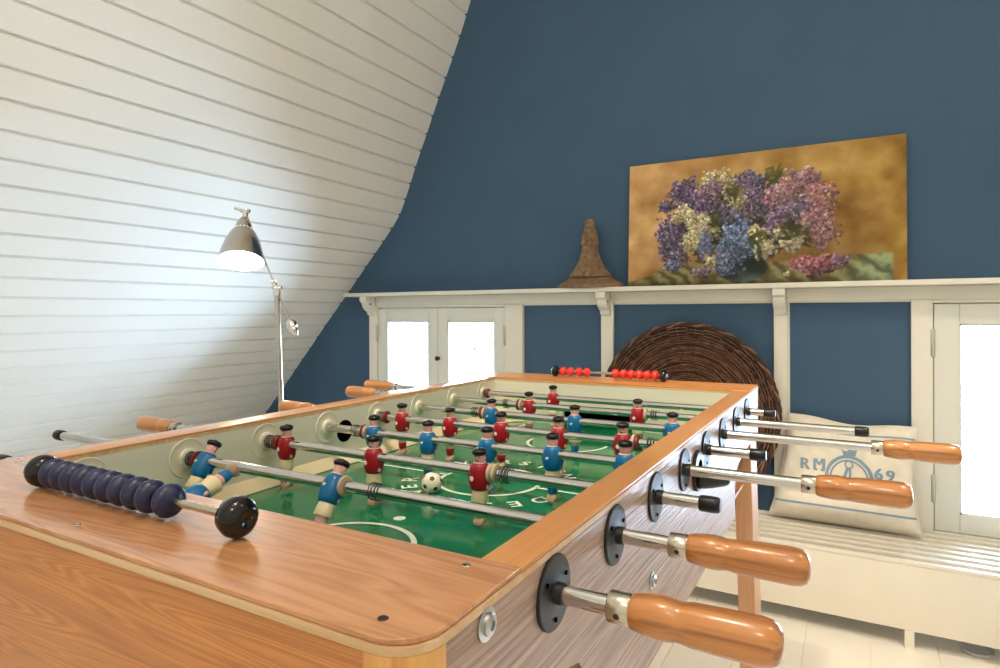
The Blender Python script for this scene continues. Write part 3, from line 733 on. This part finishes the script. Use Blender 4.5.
# inner walls
TI = .012
def pierced_wall(x0, x1):
    return MB().box(x0, x1, FY0 - .001, FY1 + .001, ZF - .02, ZR - .0088)
pierced_wall(IX0 - .016, IX0).build('inner_wall', M['inner'], tb)
pierced_wall(IX1, IX1 + .016).build('inner_wall', M['inner'], tb)
GX0, GX1, GZ = -.667, -.452, Z0 - .243
for y0, y1 in ((FY0 - .013, FY0), (FY1, FY1 + .013)):
    m = MB(); m.box(IX0, GX0, y0, y1, ZF - .02, ZR - .0088); m.box(GX1, IX1, y0, y1, ZF - .02, ZR - .0088); m.box(GX0, GX1, y0, y1, GZ, ZR - .0088)
    m.build('inner_end_wall', M['inner'], tb)
for y0, y1 in ((NE + .02, FY0 - .013), (FY1 + .013, FE - .02)):
    m = MB(); m.box(GX0 - .01, GX0, y0, y1, ZF - .08, GZ + .02); m.box(GX1, GX1 + .01, y0, y1, ZF - .08, GZ + .02)
    m.box(GX0, GX1, y0, y1, GZ + .002, GZ + .01); m.box(GX0, GX1, y0, y1, ZF - .08, ZF - .07)
    ye = (y0, y0 + .008) if y0 < 1 else (y1 - .008, y1); m.box(GX0, GX1, *ye, ZF - .07, GZ + .002)
    m.build('goal_box', M['hole'], tb)
pf = MB().box(IX0, IX1, FY0, FY1, ZF - .018, ZF).build('playfield', M['field'], tb)
MB().box(OX0 + .02, OX1 - .02, NE + .02, FE - .02, ZBOT, ZBOT + .008).build('bottom_board', M['leg'], tb)
# sloping strips along the walls
for s, xw in ((1, IX0), (-1, IX1)):
    for y0, y1 in ((FY0, .748), (.756, 1.13), (1.138, FY1)):
        MB().prism([(xw, ZF + .0005), (xw + s * .0165, ZF + .0005), (xw + s * .0165, ZF + .002), (xw, ZF + .020)], lambda p, t: (p[0], t, p[1]), y0, y1).build('ramp_strip', M['cream2'], tb)
# corner wedges
for cxx, s in ((IX0, 1), (IX1, -1)):
    for cyy, t in ((FY0, 1), (FY1, -1)):
        q = .105
        v = [(cxx + s * .0005, cyy + t * .0005, ZF + .0005), (cxx + s * q, cyy + t * .0005, ZF + .0008), (cxx + s * .0005, cyy + t * q, ZF + .0008), (cxx + s * .0005, cyy + t * .0005, ZF + .030)]
        MB().add(v, [(0, 1, 2), (0, 3, 1), (1, 3, 2), (2, 3, 0)]).build('corner_ramp', M['cream2'], tb, smooth=0)
# field markings
def ring(cx, cy, r, w, a0=0, a1=2 * PI, n=64, z=.0006):
    V = [];
    for i in range(n + 1):
        a = a0 + (a1 - a0) * i / n
        for q in (r - w / 2, r + w / 2): V.append((cx + q * math.cos(a), cy + q * math.sin(a), ZF + z))
    return V, [(2 * i, 2 * i + 1, 2 * i + 3, 2 * i + 2) for i in range(n)]
z = ZF + .0006
class Marks:
    def add(s, v, f): MB().add(v, f).build('field_line', M['line'], tb, smooth=0)
mk = Marks()
mk.add(*ring(CXF, CYF, .0895, .0075))
for x0, x1 in ((IX0 + .017, CXF - .138), (CXF + .0895, IX1 - .017), (CXF - .106, CXF - .0895)):
    mk.add([(x0, CYF - .0035, z), (x1, CYF - .0035, z), (x1, CYF + .0035, z), (x0, CYF + .0035, z)], [(0, 1, 2, 3)])
for t in (1, -1):
    cy = CYF - t * .357
    a = 0 if t == 1 else PI
    mk.add(*ring(CXF - .006, cy, .090, .0075, a - .1, a + PI + .1, 48))
    V, f = ring(CXF - .012, CYF - t * .235, .0045, .009, n=24); mk.add(V, f)
    for w, d in ((.20, .235), ):
        yb = FY0 if t == 1 else FY1
        for x0, x1, y0, y1 in ((CXF - w, CXF - w + .006, yb, yb + t * .10), (CXF + w - .006, CXF + w, yb, yb + t * .10), (CXF - w, CXF - .07, yb + t * .10, yb + t * .106), (CXF + .06, CXF + w, yb + t * .10, yb + t * .106)):
            if t == -1: mk.add([(x0, y0, z), (x1, y0, z), (x1, y1, z), (x0, y1, z)], [(0, 1, 2, 3)])
def arc_text(s, a0, step, r=.139):
    for i, ch in enumerate(s):
        a = math.radians(a0 - step * i)
        v, f = text_geo(ch, .040, .0007)
        m = MB(); rd = Vector((math.cos(a), math.sin(a))); tg = Vector((math.sin(a), -math.cos(a)))   # clockwise, tops outward
        m.add([(CXF + rd.x * (r + p[1] * .95) + tg.x * p[0] * 1.1, CYF + rd.y * (r + p[1] * .95) + tg.y * p[0] * 1.1, z + .0002) for p in v], f)
        m.build('field_letter', M['line'], tb, smooth=0)
arc_text('VERSION', 142, 17); arc_text('DESIGNER', -25, 18.4)
# bearings: charcoal flanges outside right, cream rings inside left, and their mates
flp = [(0, .0), (.0285, .0), (.029, .001), (.029, .0045), (.0282, .0056), (.0098, .0058), (.0086, .0062), (.0083, .0125), (.0077, .0132), (0, .0132)]
crp = [(0, 0), (.030, 0), (.0298, .0010), (.0288, .0018), (.0272, .0012), (.0165, .0012), (.0148, .0018), (.0134, .0044), (.0105, .0058), (.0076, .0056), (0, .0056)]
for y in rodY:
    for x, s in ((OX1 - .0012, 1), (OX0 + .0012, -1)):
        b = MB().lathe(flp, (x - s * .0024, y, ROD), (s, 0, 0), n=44).build('rod_bearing', M['flange'], tb)
        h = MB()
        for k in range(3):
            a = 2 * PI * k / 3 + .45
            h.lathe([(0, 0), (.0019, 0), (.0019, .0008), (0, .0008)], (x + s * .0036, y + .0205 * math.cos(a), ROD + .0205 * math.sin(a)), (s, 0, 0), n=10)
        h.build('screw_hole', M['hole'], b)
    for x, s in ((IX0 - .0005, 1), (IX1 + .0005, -1)):
        MB().lathe(crp, (x, y, ROD), (s, 0, 0), n=44).build('inner_bearing', M['cream'], tb)
# ball entry hole (left) and black serving cup (right)
MB().lathe([(0, 0), (.0215, 0), (.0215, .0010), (0, .0010)], (IX0 - .0002, .919, Z0 - .2315), (1, 0, 0), n=36).build('ball_hole', M['hole'], tb)
cupY, cupZ = .953, Z0 - .236
cup = MB().lathe([(.017, 0), (.030, 0), (.0305, .002), (.0295, .0055), (.0185, .006), (.017, .006), (.017, 0)], (OX1 - .0012, cupY, cupZ), (1, 0, 0), n=44).build('serving_cup', M['black'], tb)
bw = MB(); prv = None
V = []; nA, nB = 18, 7
for i in range(nA + 1):
    a = PI + PI * i / nA
    for k in range(nB + 1):
        t = k / nB; rr_ = .024 * (1 - .35 * t * t)
        V.append((OX1 + .004 + .042 * t, cupY + rr_ * math.cos(a), cupZ - .002 + rr_ * math.sin(a) * (1 - .15 * t)))
F_ = [(i * (nB + 1) + k, i * (nB + 1) + k + 1, (i + 1) * (nB + 1) + k + 1, (i + 1) * (nB + 1) + k) for i in range(nA) for k in range(nB)]
bw.add(V, F_); bo = bw.build('scoop', M['black'], cup, smooth=60)
md = bo.modifiers.new('wall', 'SOLIDIFY'); md.thickness = .002
MB().lathe([(0, 0), (.0165, 0), (.0165, .0006), (0, .0006)], (OX1 - .001, cupY, cupZ), (1, 0, 0), n=30).build('cup_opening', M['hole'], cup)
# bolts, screws
for x, y, z_, s in ((OX1 - .0012, .341, Z0 - .198, 1.0), (OX1 - .0012, .715, Z0 - .311, .95), (OX1 - .0012, 1.20, Z0 - .311, .95)):
    MB().lathe([(0, 0), (.0108 * s, 0), (.0108 * s, .0014), (.0072 * s, .0018), (.0070 * s, .0042), (.0045 * s, .0054), (.0032 * s, .0054), (.0030 * s, .0030), (0, .0030)], (x, y, z_), (1, 0, 0), n=28).build('bolt', M['zinc'], tb)
for x, y in ((-.889, .374), (-.577, .285), (-.241, .285), (-.240, .374), (-.865, .285), (-.577, 1.64), (-.24, 1.63)):
    MB().lathe([(0, 0), (.0036, 0), (.0030, .0006), (.0012, .0004), (0, .0003)], (x, y, ZR + .0005), (0, 0, 1), n=14).build('screw', M['ink'] if x == -.241 else M['steel'], tb)
# legs: square section, slightly splayed
def leg(xa, y0, y1, sgn, top):
    w = .0375
    t0, t1 = (xa - w, xa) if sgn > 0 else (xa, xa + w)
    sp = sgn * .018
    m = MB(); v = []
    for z_, d in ((0, sp), (top, 0)):
        v += [(t0 + d, y0, z_), (t1 + d, y0, z_), (t1 + d, y1, z_), (t0 + d, y1, z_)]
    m.add(v, [(0, 3, 2, 1), (4, 5, 6, 7), (0, 1, 5, 4), (1, 2, 6, 5), (2, 3, 7, 6), (3, 0, 4, 7)])
    lo = m.build('leg', M['leg'], tb, bevel=.002)
leg(OX1 - .0055, 1.55, FE - .006, 1, Z0 - .3015)
leg(OX0 + .02, 1.55, FE - .022, -1, ZBOT - .0002)
leg(OX1 - .0195, .345, .44, 1, Z0 - .30)
leg(OX0 + .02, .345, .44, -1, ZBOT - .0002)

# ------------------------------------------------------------------ score counters
def counter(label, y, x0, x1, rk, kw, beads, rb, tb_, mat, kmat):
    g = thing('score_counter', label, 'score counter', ((x0 + x1) / 2, y, ZR + .0006), 'bead score counters on the table ends')
    zc = ZR + .0008 + rk
    MB().tube([(x0, y, zc), (x1, y, zc)], .0034, 12).build('wire', M['ferrule'], g)
    for x, s in ((x0, -1), (x1, 1)):
        pr = [(0, -kw), (.55 * rk, -.93 * kw), (.86 * rk, -.62 * kw), (rk, -.1 * kw), (rk, .15 * kw), (.88 * rk, .6 * kw), (.62 * rk, .90 * kw), (.35 * rk, .94 * kw), (.3 * rk, .88 * kw), (0, .88 * kw)]
        MB().lathe(pr, (x, y, zc), (s, 0, 0), n=32).build('end_knob', kmat, g, smooth=60)
    for bx in beads:
        pr = [(.2 * rb, -tb_ * .98)] + [(rb * math.sin(t), -tb_ * math.cos(t)) for t in np.linspace(.3, PI - .3, 12)] + [(.2 * rb, tb_ * .98)]
        MB().lathe(pr, (bx, y, zc), (1, 0, 0), n=28).build('bead', mat, g, smooth=70)
counter('bead score counter with ten navy beads on the near end board', .331, -.7345, -.430, .0165, .0135, [-.7110, -.6914, -.6715, -.6505, -.6300, -.6095, -.5885, -.5665, -.5455, -.5194], .0149, .0104, M['navy'], M['blackgloss'])
counter('bead score counter with ten red beads on the far end board', 1.598, -.726, -.4233, .0158, .0095, [-.7025, -.6800, -.6545, -.6325, -.5512, -.5292, -.5088, -.4873, -.4661, -.4446], .0126, .0106, M['redbead'], M['blackgloss'])

# ------------------------------------------------------------------ player figures (prototypes at the rod axis)
def figure(kind):
    J = M[kind]; sx = 1.0
    f = -1 if kind == 'red' else 1               # facing direction along Y
    b = MB()                                      # body: head, neck, chest, thighs and shins in one continuous surface
    b.lathe([(0, .0262), (.0066, .0258), (.0076, .0215), (.0079, .018), (.0074, .0145), (.0066, .0125), (.0064, .0115), (.0095, .0095), (.0110, 0), (.0100, -.02), (.0090, -.030), (.0086, -.040), (.0078, -.046), (.0068, -.052), (.0062, -.057), (.0, -.0575)], n=24, sy=.92, bands=None)
    # nose, ears
    b.lathe([(0, -.0012), (.0012, -.0008), (.0013, .0006), (0, .0018)], (0, f * .0074, .0185), (0, f, .1), n=8)
    for s in (-1, 1): b.lathe([(0, -.0016), (.0013, -.001), (.0013, .001), (0, .0016)], (s * .0078, 0, .0185), (0, 0, 1), n=8)
    body = b.build('player_figure', M['skin'], None, smooth=60)
    fc = MB()
    for s in (-1, 1): fc.lathe([(0, 0), (.0011, .0), (.0008, .0006), (0, .0008)], (s * .0029, f * .0069, .0208), (0, f, 0), n=8)
    fc.tube([(-.0024, f * .0069, .0155), (0, f * .0072, .0148), (.0024, f * .0069, .0155)], .0006, 5)
    fc.build('face', M['ink'], body)
    MB().lathe([(.0070, .0222), (.0088, .0225), (.0102, .0245), (.0104, .0265), (.0092, .0290), (.0055, .0306), (.0012, .0309), (.0012, .0318), (0, .0319)], (0, f * .0006, 0), n=24).build('cap', M['beret'], body, smooth=60)
    j = MB().lathe([(.0068, .0122), (.0090, .0116), (.0122, .0088), (.0140, .0030), (.0150, -.0060), (.0150, -.0120), (.0138, -.0185), (.0120, -.0228), (.0100, -.0238)], n=28, sy=.92)
    for s in (-1, 1):                             # sleeves
        j.tube([(s * .0106, 0, .0075), (s * .0130, 0, .000), (s * .0138, f * .0008, -.008), (s * .0130, f * .0022, -.0150)], [.0034, .0038, .0038, .0028], 10)
    jo = j.build('jersey', J, body, smooth=60)
    c = MB().lathe([(.0072, .0112), (.0084, .0112), (.0086, .0124), (.0072, .0128)], n=24, sy=.95); c.build('collar', M['badge'], jo, smooth=60)
    bd = MB()
    if kind == 'red':
        bd.lathe([(0, .0), (.0034, .0), (.0032, .0008), (.0016, .0009), (0, .0006)], (-.0042, f * .0134, -.0070), (-.2, f, 0), n=14)
    else:
        bd.lathe([(0, .0), (.0020, .0), (.0018, .0007), (0, .0008)], (-.0030, -.0136, -.0040), (0, -1, 0), n=10)
        bd.lathe([(0, .0), (.0014, .0), (.0010, .0007), (0, .0008)], (-.0012, -.0136, -.0034), (.2, -1, 0), n=10)
    bd.build('badge', M['badge'], jo)
    for s in (-1, 1): MB().lathe([(0, -.0034), (.0024, -.002), (.0027, .001), (.0018, .0034), (0, .004)], (s * .0126, f * .0030, -.0180), (0, 0, 1), n=10).build('hand', M['skin'], body, smooth=60)
    MB().lathe([(.0098, -.0225), (.0105, -.0235), (.0112, -.0300), (.0120, -.0385), (.0116, -.0392), (.0088, -.0390)], n=26, sy=.92).build('shorts', M['shorts'], body, smooth=50)
    MB().lathe([(.0074, -.0462), (.0080, -.0468), (.0079, -.0510), (.0070, -.0565), (.0066, -.0575)], n=22, sy=.95).build('socks', J, body, smooth=50)
    bt = MB(); V = []                              # pair of boots carved from one block, toes forward, groove between
    secs = [(-.0080, .0050, .0035), (-.0060, .0072, .0100), (-.001, .0080, .0125), (.0025, .0082, .0105), (.0055, .0076, .0080), (.0075, .0056, .0052)]
    for yy, w, h in secs:
        for k in range(12):
            a = 2 * PI * k / 12
            x_ = w * (abs(math.cos(a)) ** .7) * (1 if math.cos(a) > 0 else -1)
            z_ = -.0690 + h * .5 + h * .5 * math.sin(a) - (.0016 if abs(math.cos(a)) < .2 and math.sin(a) > 0 else 0)
            V.append((x_, f * yy, z_))
    Fs = [(i * 12 + k, i * 12 + (k + 1) % 12, (i + 1) * 12 + (k + 1) % 12, (i + 1) * 12 + k) for i in range(5) for k in range(12)] + [tuple(range(12)), tuple(range(60, 72))]
    bt.add(V, Fs).build('boots', M['boot'], body, smooth=50)
    return body
proto = {k: figure(k) for k in ('blue', 'red')}
def swell(o):                                   # stouter build
    o.data.transform(Matrix.Diagonal((1.05, 1.05, 1.04, 1)))
    for ch in o.children: swell(ch)
for o in proto.values(): swell(o)
used = {'blue': False, 'red': False}
def place_fig(kind, parent, x, rot):
    if not used[kind]:
        o = proto[kind]; used[kind] = True; o.parent = parent; o.location = (x, 0, 0); o.rotation_euler = (rot, 0, 0); return o
    return dup(proto[kind], parent, (x, 0, 0), (rot, 0, 0))

RR = .0073
def handle(root, x, s, y):
    """turned wooden grip starting at the ferrule end x, pointing in direction s along X"""
    L = .101
    pr = [(.0, 0), (.0108, 0), (.0124, .0012), (.0134, .005), (.0147, .015), (.0152, .022), (.0147, .029), (.0137, .034), (.0139, .0375), (.0149, .044), (.0154, .060), (.0158, .080), (.0157, .089), (.0148, .0945), (.0125, .0985), (.0090, .1007), (.004, .1014), (0, .1015)]
    h = MB().lathe(pr, (x, y, ROD), (s, 0, 0), n=36).build('handle', M['handle'], root, smooth=50)
    fe = MB().lathe([(RR - .0002, -.0165), (.0108, -.0165), (.0114, -.0155), (.0114, -.0012), (.0108, 0), (0, 0)], (x, y, ROD), (s, 0, 0), n=32)
    fo = fe.build('ferrule', M['ferrule'], h, smooth=40)
    MB().lathe([(0, 0), (.0024, 0), (.0020, .0006), (0, .0004)], (x - s * .008, y - .0112, ROD - .002), (0, -1, -.15), n=10).build('screw', M['ink'], fo)
def cap(root, x, s, y):
    MB().lathe([(0, -.0005), (.0086, 0), (.0091, .0015), (.0093, .016), (.0086, .0205), (.0070, .0225), (0, .0228)], (x, y, ROD), (s, 0, 0), n=28).build('end_cap', M['black'], root, smooth=40)
def bumper(root, x, y, mats):
    """rubber washers from x going to the right"""
    for k, m in enumerate(mats):
        MB().lathe([(RR, 0), (.0112, 0), (.0129, .001), (.0132, .0030), (.0127, .0052), (.0104, .0062), (RR, .0062)], (x + k * .0064, y, ROD), (1, 0, 0), n=28).build('rubber_washer', M[m], root, smooth=50)
def coil(root, x, y, L=.0155, turns=3.2):
    n = int(turns * 18)
    MB().tube([(x + L * i / n, y + .0101 * math.cos(2 * PI * turns * i / n), ROD + .0101 * math.sin(2 * PI * turns * i / n)) for i in range(n + 1)], .0008, 6).build('spring', M['spring'], root, smooth=80)

# (kind, men x, tilt, left end (type, x), right end (type, x), washers, coils, label)
R_ = math.radians
RODS = [
    ('blue', [-.662], None, ('cap', -1.085), ('handle', -.141), [(-.840, ['maroon'])], [-.858], 'steel rod nearest the navy score counter with one blue goalkeeper kicked up'),
    ('blue', [-.829, -.574], R_(-30), ('cap', -1.228), ('handle', -.133), [(-.850, ['maroon']), (-.5585, ['beige'])], [-.866, -.512], 'steel rod carrying two tilted blue figures, second from the navy score counter'),
    ('red', [-.821, -.633, -.445], 0, ('handle', -1.115 - .016), ('cap', -.152), [(-.846, ['maroon', 'maroon']), (-.4295, ['beige', 'beige'])], [-.866, -.412], 'steel rod of three red figures nearest the camera, its left handle over the rail'),
    ('blue', [-.757, -.637, -.519, -.402, -.287], 0, ('cap', -1.02), ('handle', -.041), [(-.782, ['maroon', 'beige'])], [-.806], 'steel midfield rod carrying five blue figures above the football'),
    ('red', [-.806, -.688, -.573, -.456, -.338], 0, ('handle', -1.060), ('cap', -.137), [(-.850, ['maroon']), (-.322, ['beige', 'maroon'])], [-.866, -.296], 'steel midfield rod carrying five red figures'),
    ('blue', [-.678, -.485, -.291], 0, ('cap', -.985), ('handle', .041), [(-.7045, ['maroon', 'beige'])], [-.726], 'steel rod carrying three blue figures, its right handle reaching out farthest'),
    ('red', [-.660, -.400], 0, ('handle', -1.124), ('cap', .002), [(-.690, ['maroon', 'beige']), (-.386, ['beige'])], [-.728, -.372], 'steel rod carrying two red figures, long bare end beside the cushion'),
    ('red', [-.664], 0, ('handle', -1.185), ('cap', -.167), [(-.860, ['maroon']), (-.452, ['beige', 'beige'])], [-.880 + .012], 'steel rod with one red goalkeeper below the red score counter'),
]
for i, (kind, men, tilt, Lf, Rt, wash, coils, label) in enumerate(RODS):
    y = rodY[i]
    xl = Lf[1]; xr = Rt[1]
    r = thing('foosball_rod', label, 'foosball rod', ((xl + xr) / 2, y, ROD), 'sliding rods of the football table')
    MB().tube([(xl + .001, y, ROD), (xr - .001, y, ROD)], RR, 24).build('bar', M['rod'], r, smooth=60)
    for (typ, x), s in ((Lf, -1), (Rt, 1)):
        if typ == 'cap': cap(r, x, s, y)
        else: handle(r, x, s, y)
    for k, x in enumerate(men):
        if tilt is None: rot = PI / 2 + math.radians(22)
        else: rot = tilt
        place_fig(kind, r, x - r.location.x, rot)
    for x, ms in wash: bumper(r, x, y, ms)
    for x in coils: coil(r, x, y)

# ------------------------------------------------------------------ ball
bl = thing('foosball_ball', 'small cream ball with dark spots on the green field', 'ball', (-.602, .835, ZF))
RB = .0168; BC = Vector((-.602, .835, ZF + RB))
bb = bmesh.new(); bmesh.ops.create_icosphere(bb, subdivisions=4, radius=RB)
mb = MB().add([Vector(v.co) + BC for v in bb.verts], [[v.index for v in f.verts] for f in bb.faces]); bb.free()
mb.build('shell', M['ball'], bl, smooth=80)
sp = MB(); ph = (1 + 5 ** .5) / 2
rotm = Euler((.35, .2, .5)).to_matrix()
for p in [(0, s1, s2 * ph) for s1 in (-1, 1) for s2 in (-1, 1)] + [(s1, s2 * ph, 0) for s1 in (-1, 1) for s2 in (-1, 1)] + [(s2 * ph, 0, s1) for s1 in (-1, 1) for s2 in (-1, 1)]:
    d = (rotm @ Vector(p)).normalized(); e1 = d.orthogonal().normalized(); e2 = d.cross(e1)
    V = [BC + d * (RB + .00018)]; n = 15
    for k in range(n):
        a = 2 * PI * k / n; rr_ = .0040 + .0004 * math.cos(5 * a)
        V.append(BC + (d * RB + (e1 * math.cos(a) + e2 * math.sin(a)) * rr_).normalized() * (RB + .00012))
    sp.add(V, [(0, 1 + k, 1 + (k + 1) % n) for k in range(n)])
sp.build('spots', M['ink'], bl)

# ------------------------------------------------------------------ daylight and lamps
w = bpy.data.worlds.new('overcast_sky'); sc.world = w; w.use_nodes = True
bg = w.node_tree.nodes['Background']; 
SKY, GROUND = 28.0, 42.0                        # hazy sky; ground half made brighter to light the upper ceiling
wt = w.node_tree; tcw = N(wt, 'ShaderNodeTexCoord'); sx_ = N(wt, 'ShaderNodeSeparateXYZ'); wt.links.new(tcw.outputs['Generated'], sx_.inputs[0])
mr = N(wt, 'ShaderNodeMapRange'); mr.inputs['From Min'].default_value = -.12; mr.inputs['From Max'].default_value = .08
mr.inputs['To Min'].default_value = GROUND; mr.inputs['To Max'].default_value = SKY; wt.links.new(sx_.outputs['Z'], mr.inputs['Value'])
wt.links.new(mr.outputs[0], bg.inputs['Strength']); bg.inputs['Color'].default_value = lin(198, 226, 255)
for x0, x1 in wins:                              # portals in the window openings
    l = bpy.data.lights.new('window_portal', 'AREA'); l.shape = 'RECTANGLE'; l.size = x1 - x0; l.size_y = zt - zb; l.cycles.is_portal = True
    o = bpy.data.objects.new('window_portal', l); col.objects.link(o); o.location = ((x0 + x1) / 2, WY + .14, (zb + zt) / 2); o.rotation_euler = (-PI / 2, 0, 0)
def lamp_at(name, loc, watt, rgb, r):
    l = bpy.data.lights.new(name, 'POINT'); l.energy = watt; l.color = rgb[:3]; l.shadow_soft_size = r
    o = bpy.data.objects.new(name, l); col.objects.link(o); o.location = loc
for p, e_ in (((-.42, .2, 2.8), 27), ((.1, -1.0, 2.75), 22), ((.9, 1.0, 2.75), 14)):
    lamp_at('ceiling_lamp', p, e_, lin(255, 239, 220), .06)
def spot_at(name, loc, aim, watt, deg, blend, rgb):   # unseen spots added to brighten floor, bench and table's far end
    l = bpy.data.lights.new(name, 'SPOT'); l.energy = watt; l.color = rgb[:3]; l.shadow_soft_size = .05; l.spot_size = math.radians(deg); l.spot_blend = blend
    o = bpy.data.objects.new(name, l); col.objects.link(o); o.location = loc
    o.rotation_euler = (Vector(aim) - Vector(loc)).to_track_quat('-Z', 'Y').to_euler()
spot_at('fill_spot', (.70, 1.25, 2.98), (.35, 1.95, 0), 120, 62, .7, lin(255, 238, 216))
spot_at('fill_spot', (-.50, .25, 2.98), (-.56, 1.45, .8), 140, 40, .8, lin(255, 236, 210))

# ------------------------------------------------------------------ camera and view
cam = bpy.data.cameras.new('camera'); cam.sensor_fit = 'HORIZONTAL'; cam.sensor_width = 36; cam.lens = 36 * 624 / 1000
cam.shift_y = -(334 - 312.7) / 1000; cam.clip_start = .01
co = bpy.data.objects.new('camera', cam); col.objects.link(co); co.location = (0, 0, Z0)
co.rotation_euler = (Matrix.Rotation(math.radians(29.5), 4, 'Z') @ Matrix.Rotation(PI / 2, 4, 'X') @ Matrix.Rotation(math.radians(-.2), 4, 'Z')).to_euler()
sc.camera = co
vs = sc.view_settings; vs.view_transform = 'Standard'; vs.look = 'None'; vs.gamma = 1; vs.use_curve_mapping = False; vs.exposure = 0
sc.cycles.use_denoising = True; sc.cycles.max_bounces = 10; sc.cycles.diffuse_bounces = 6; sc.cycles.sample_clamp_indirect = 8
sc.cycles.caustics_reflective = False; sc.cycles.caustics_refractive = False
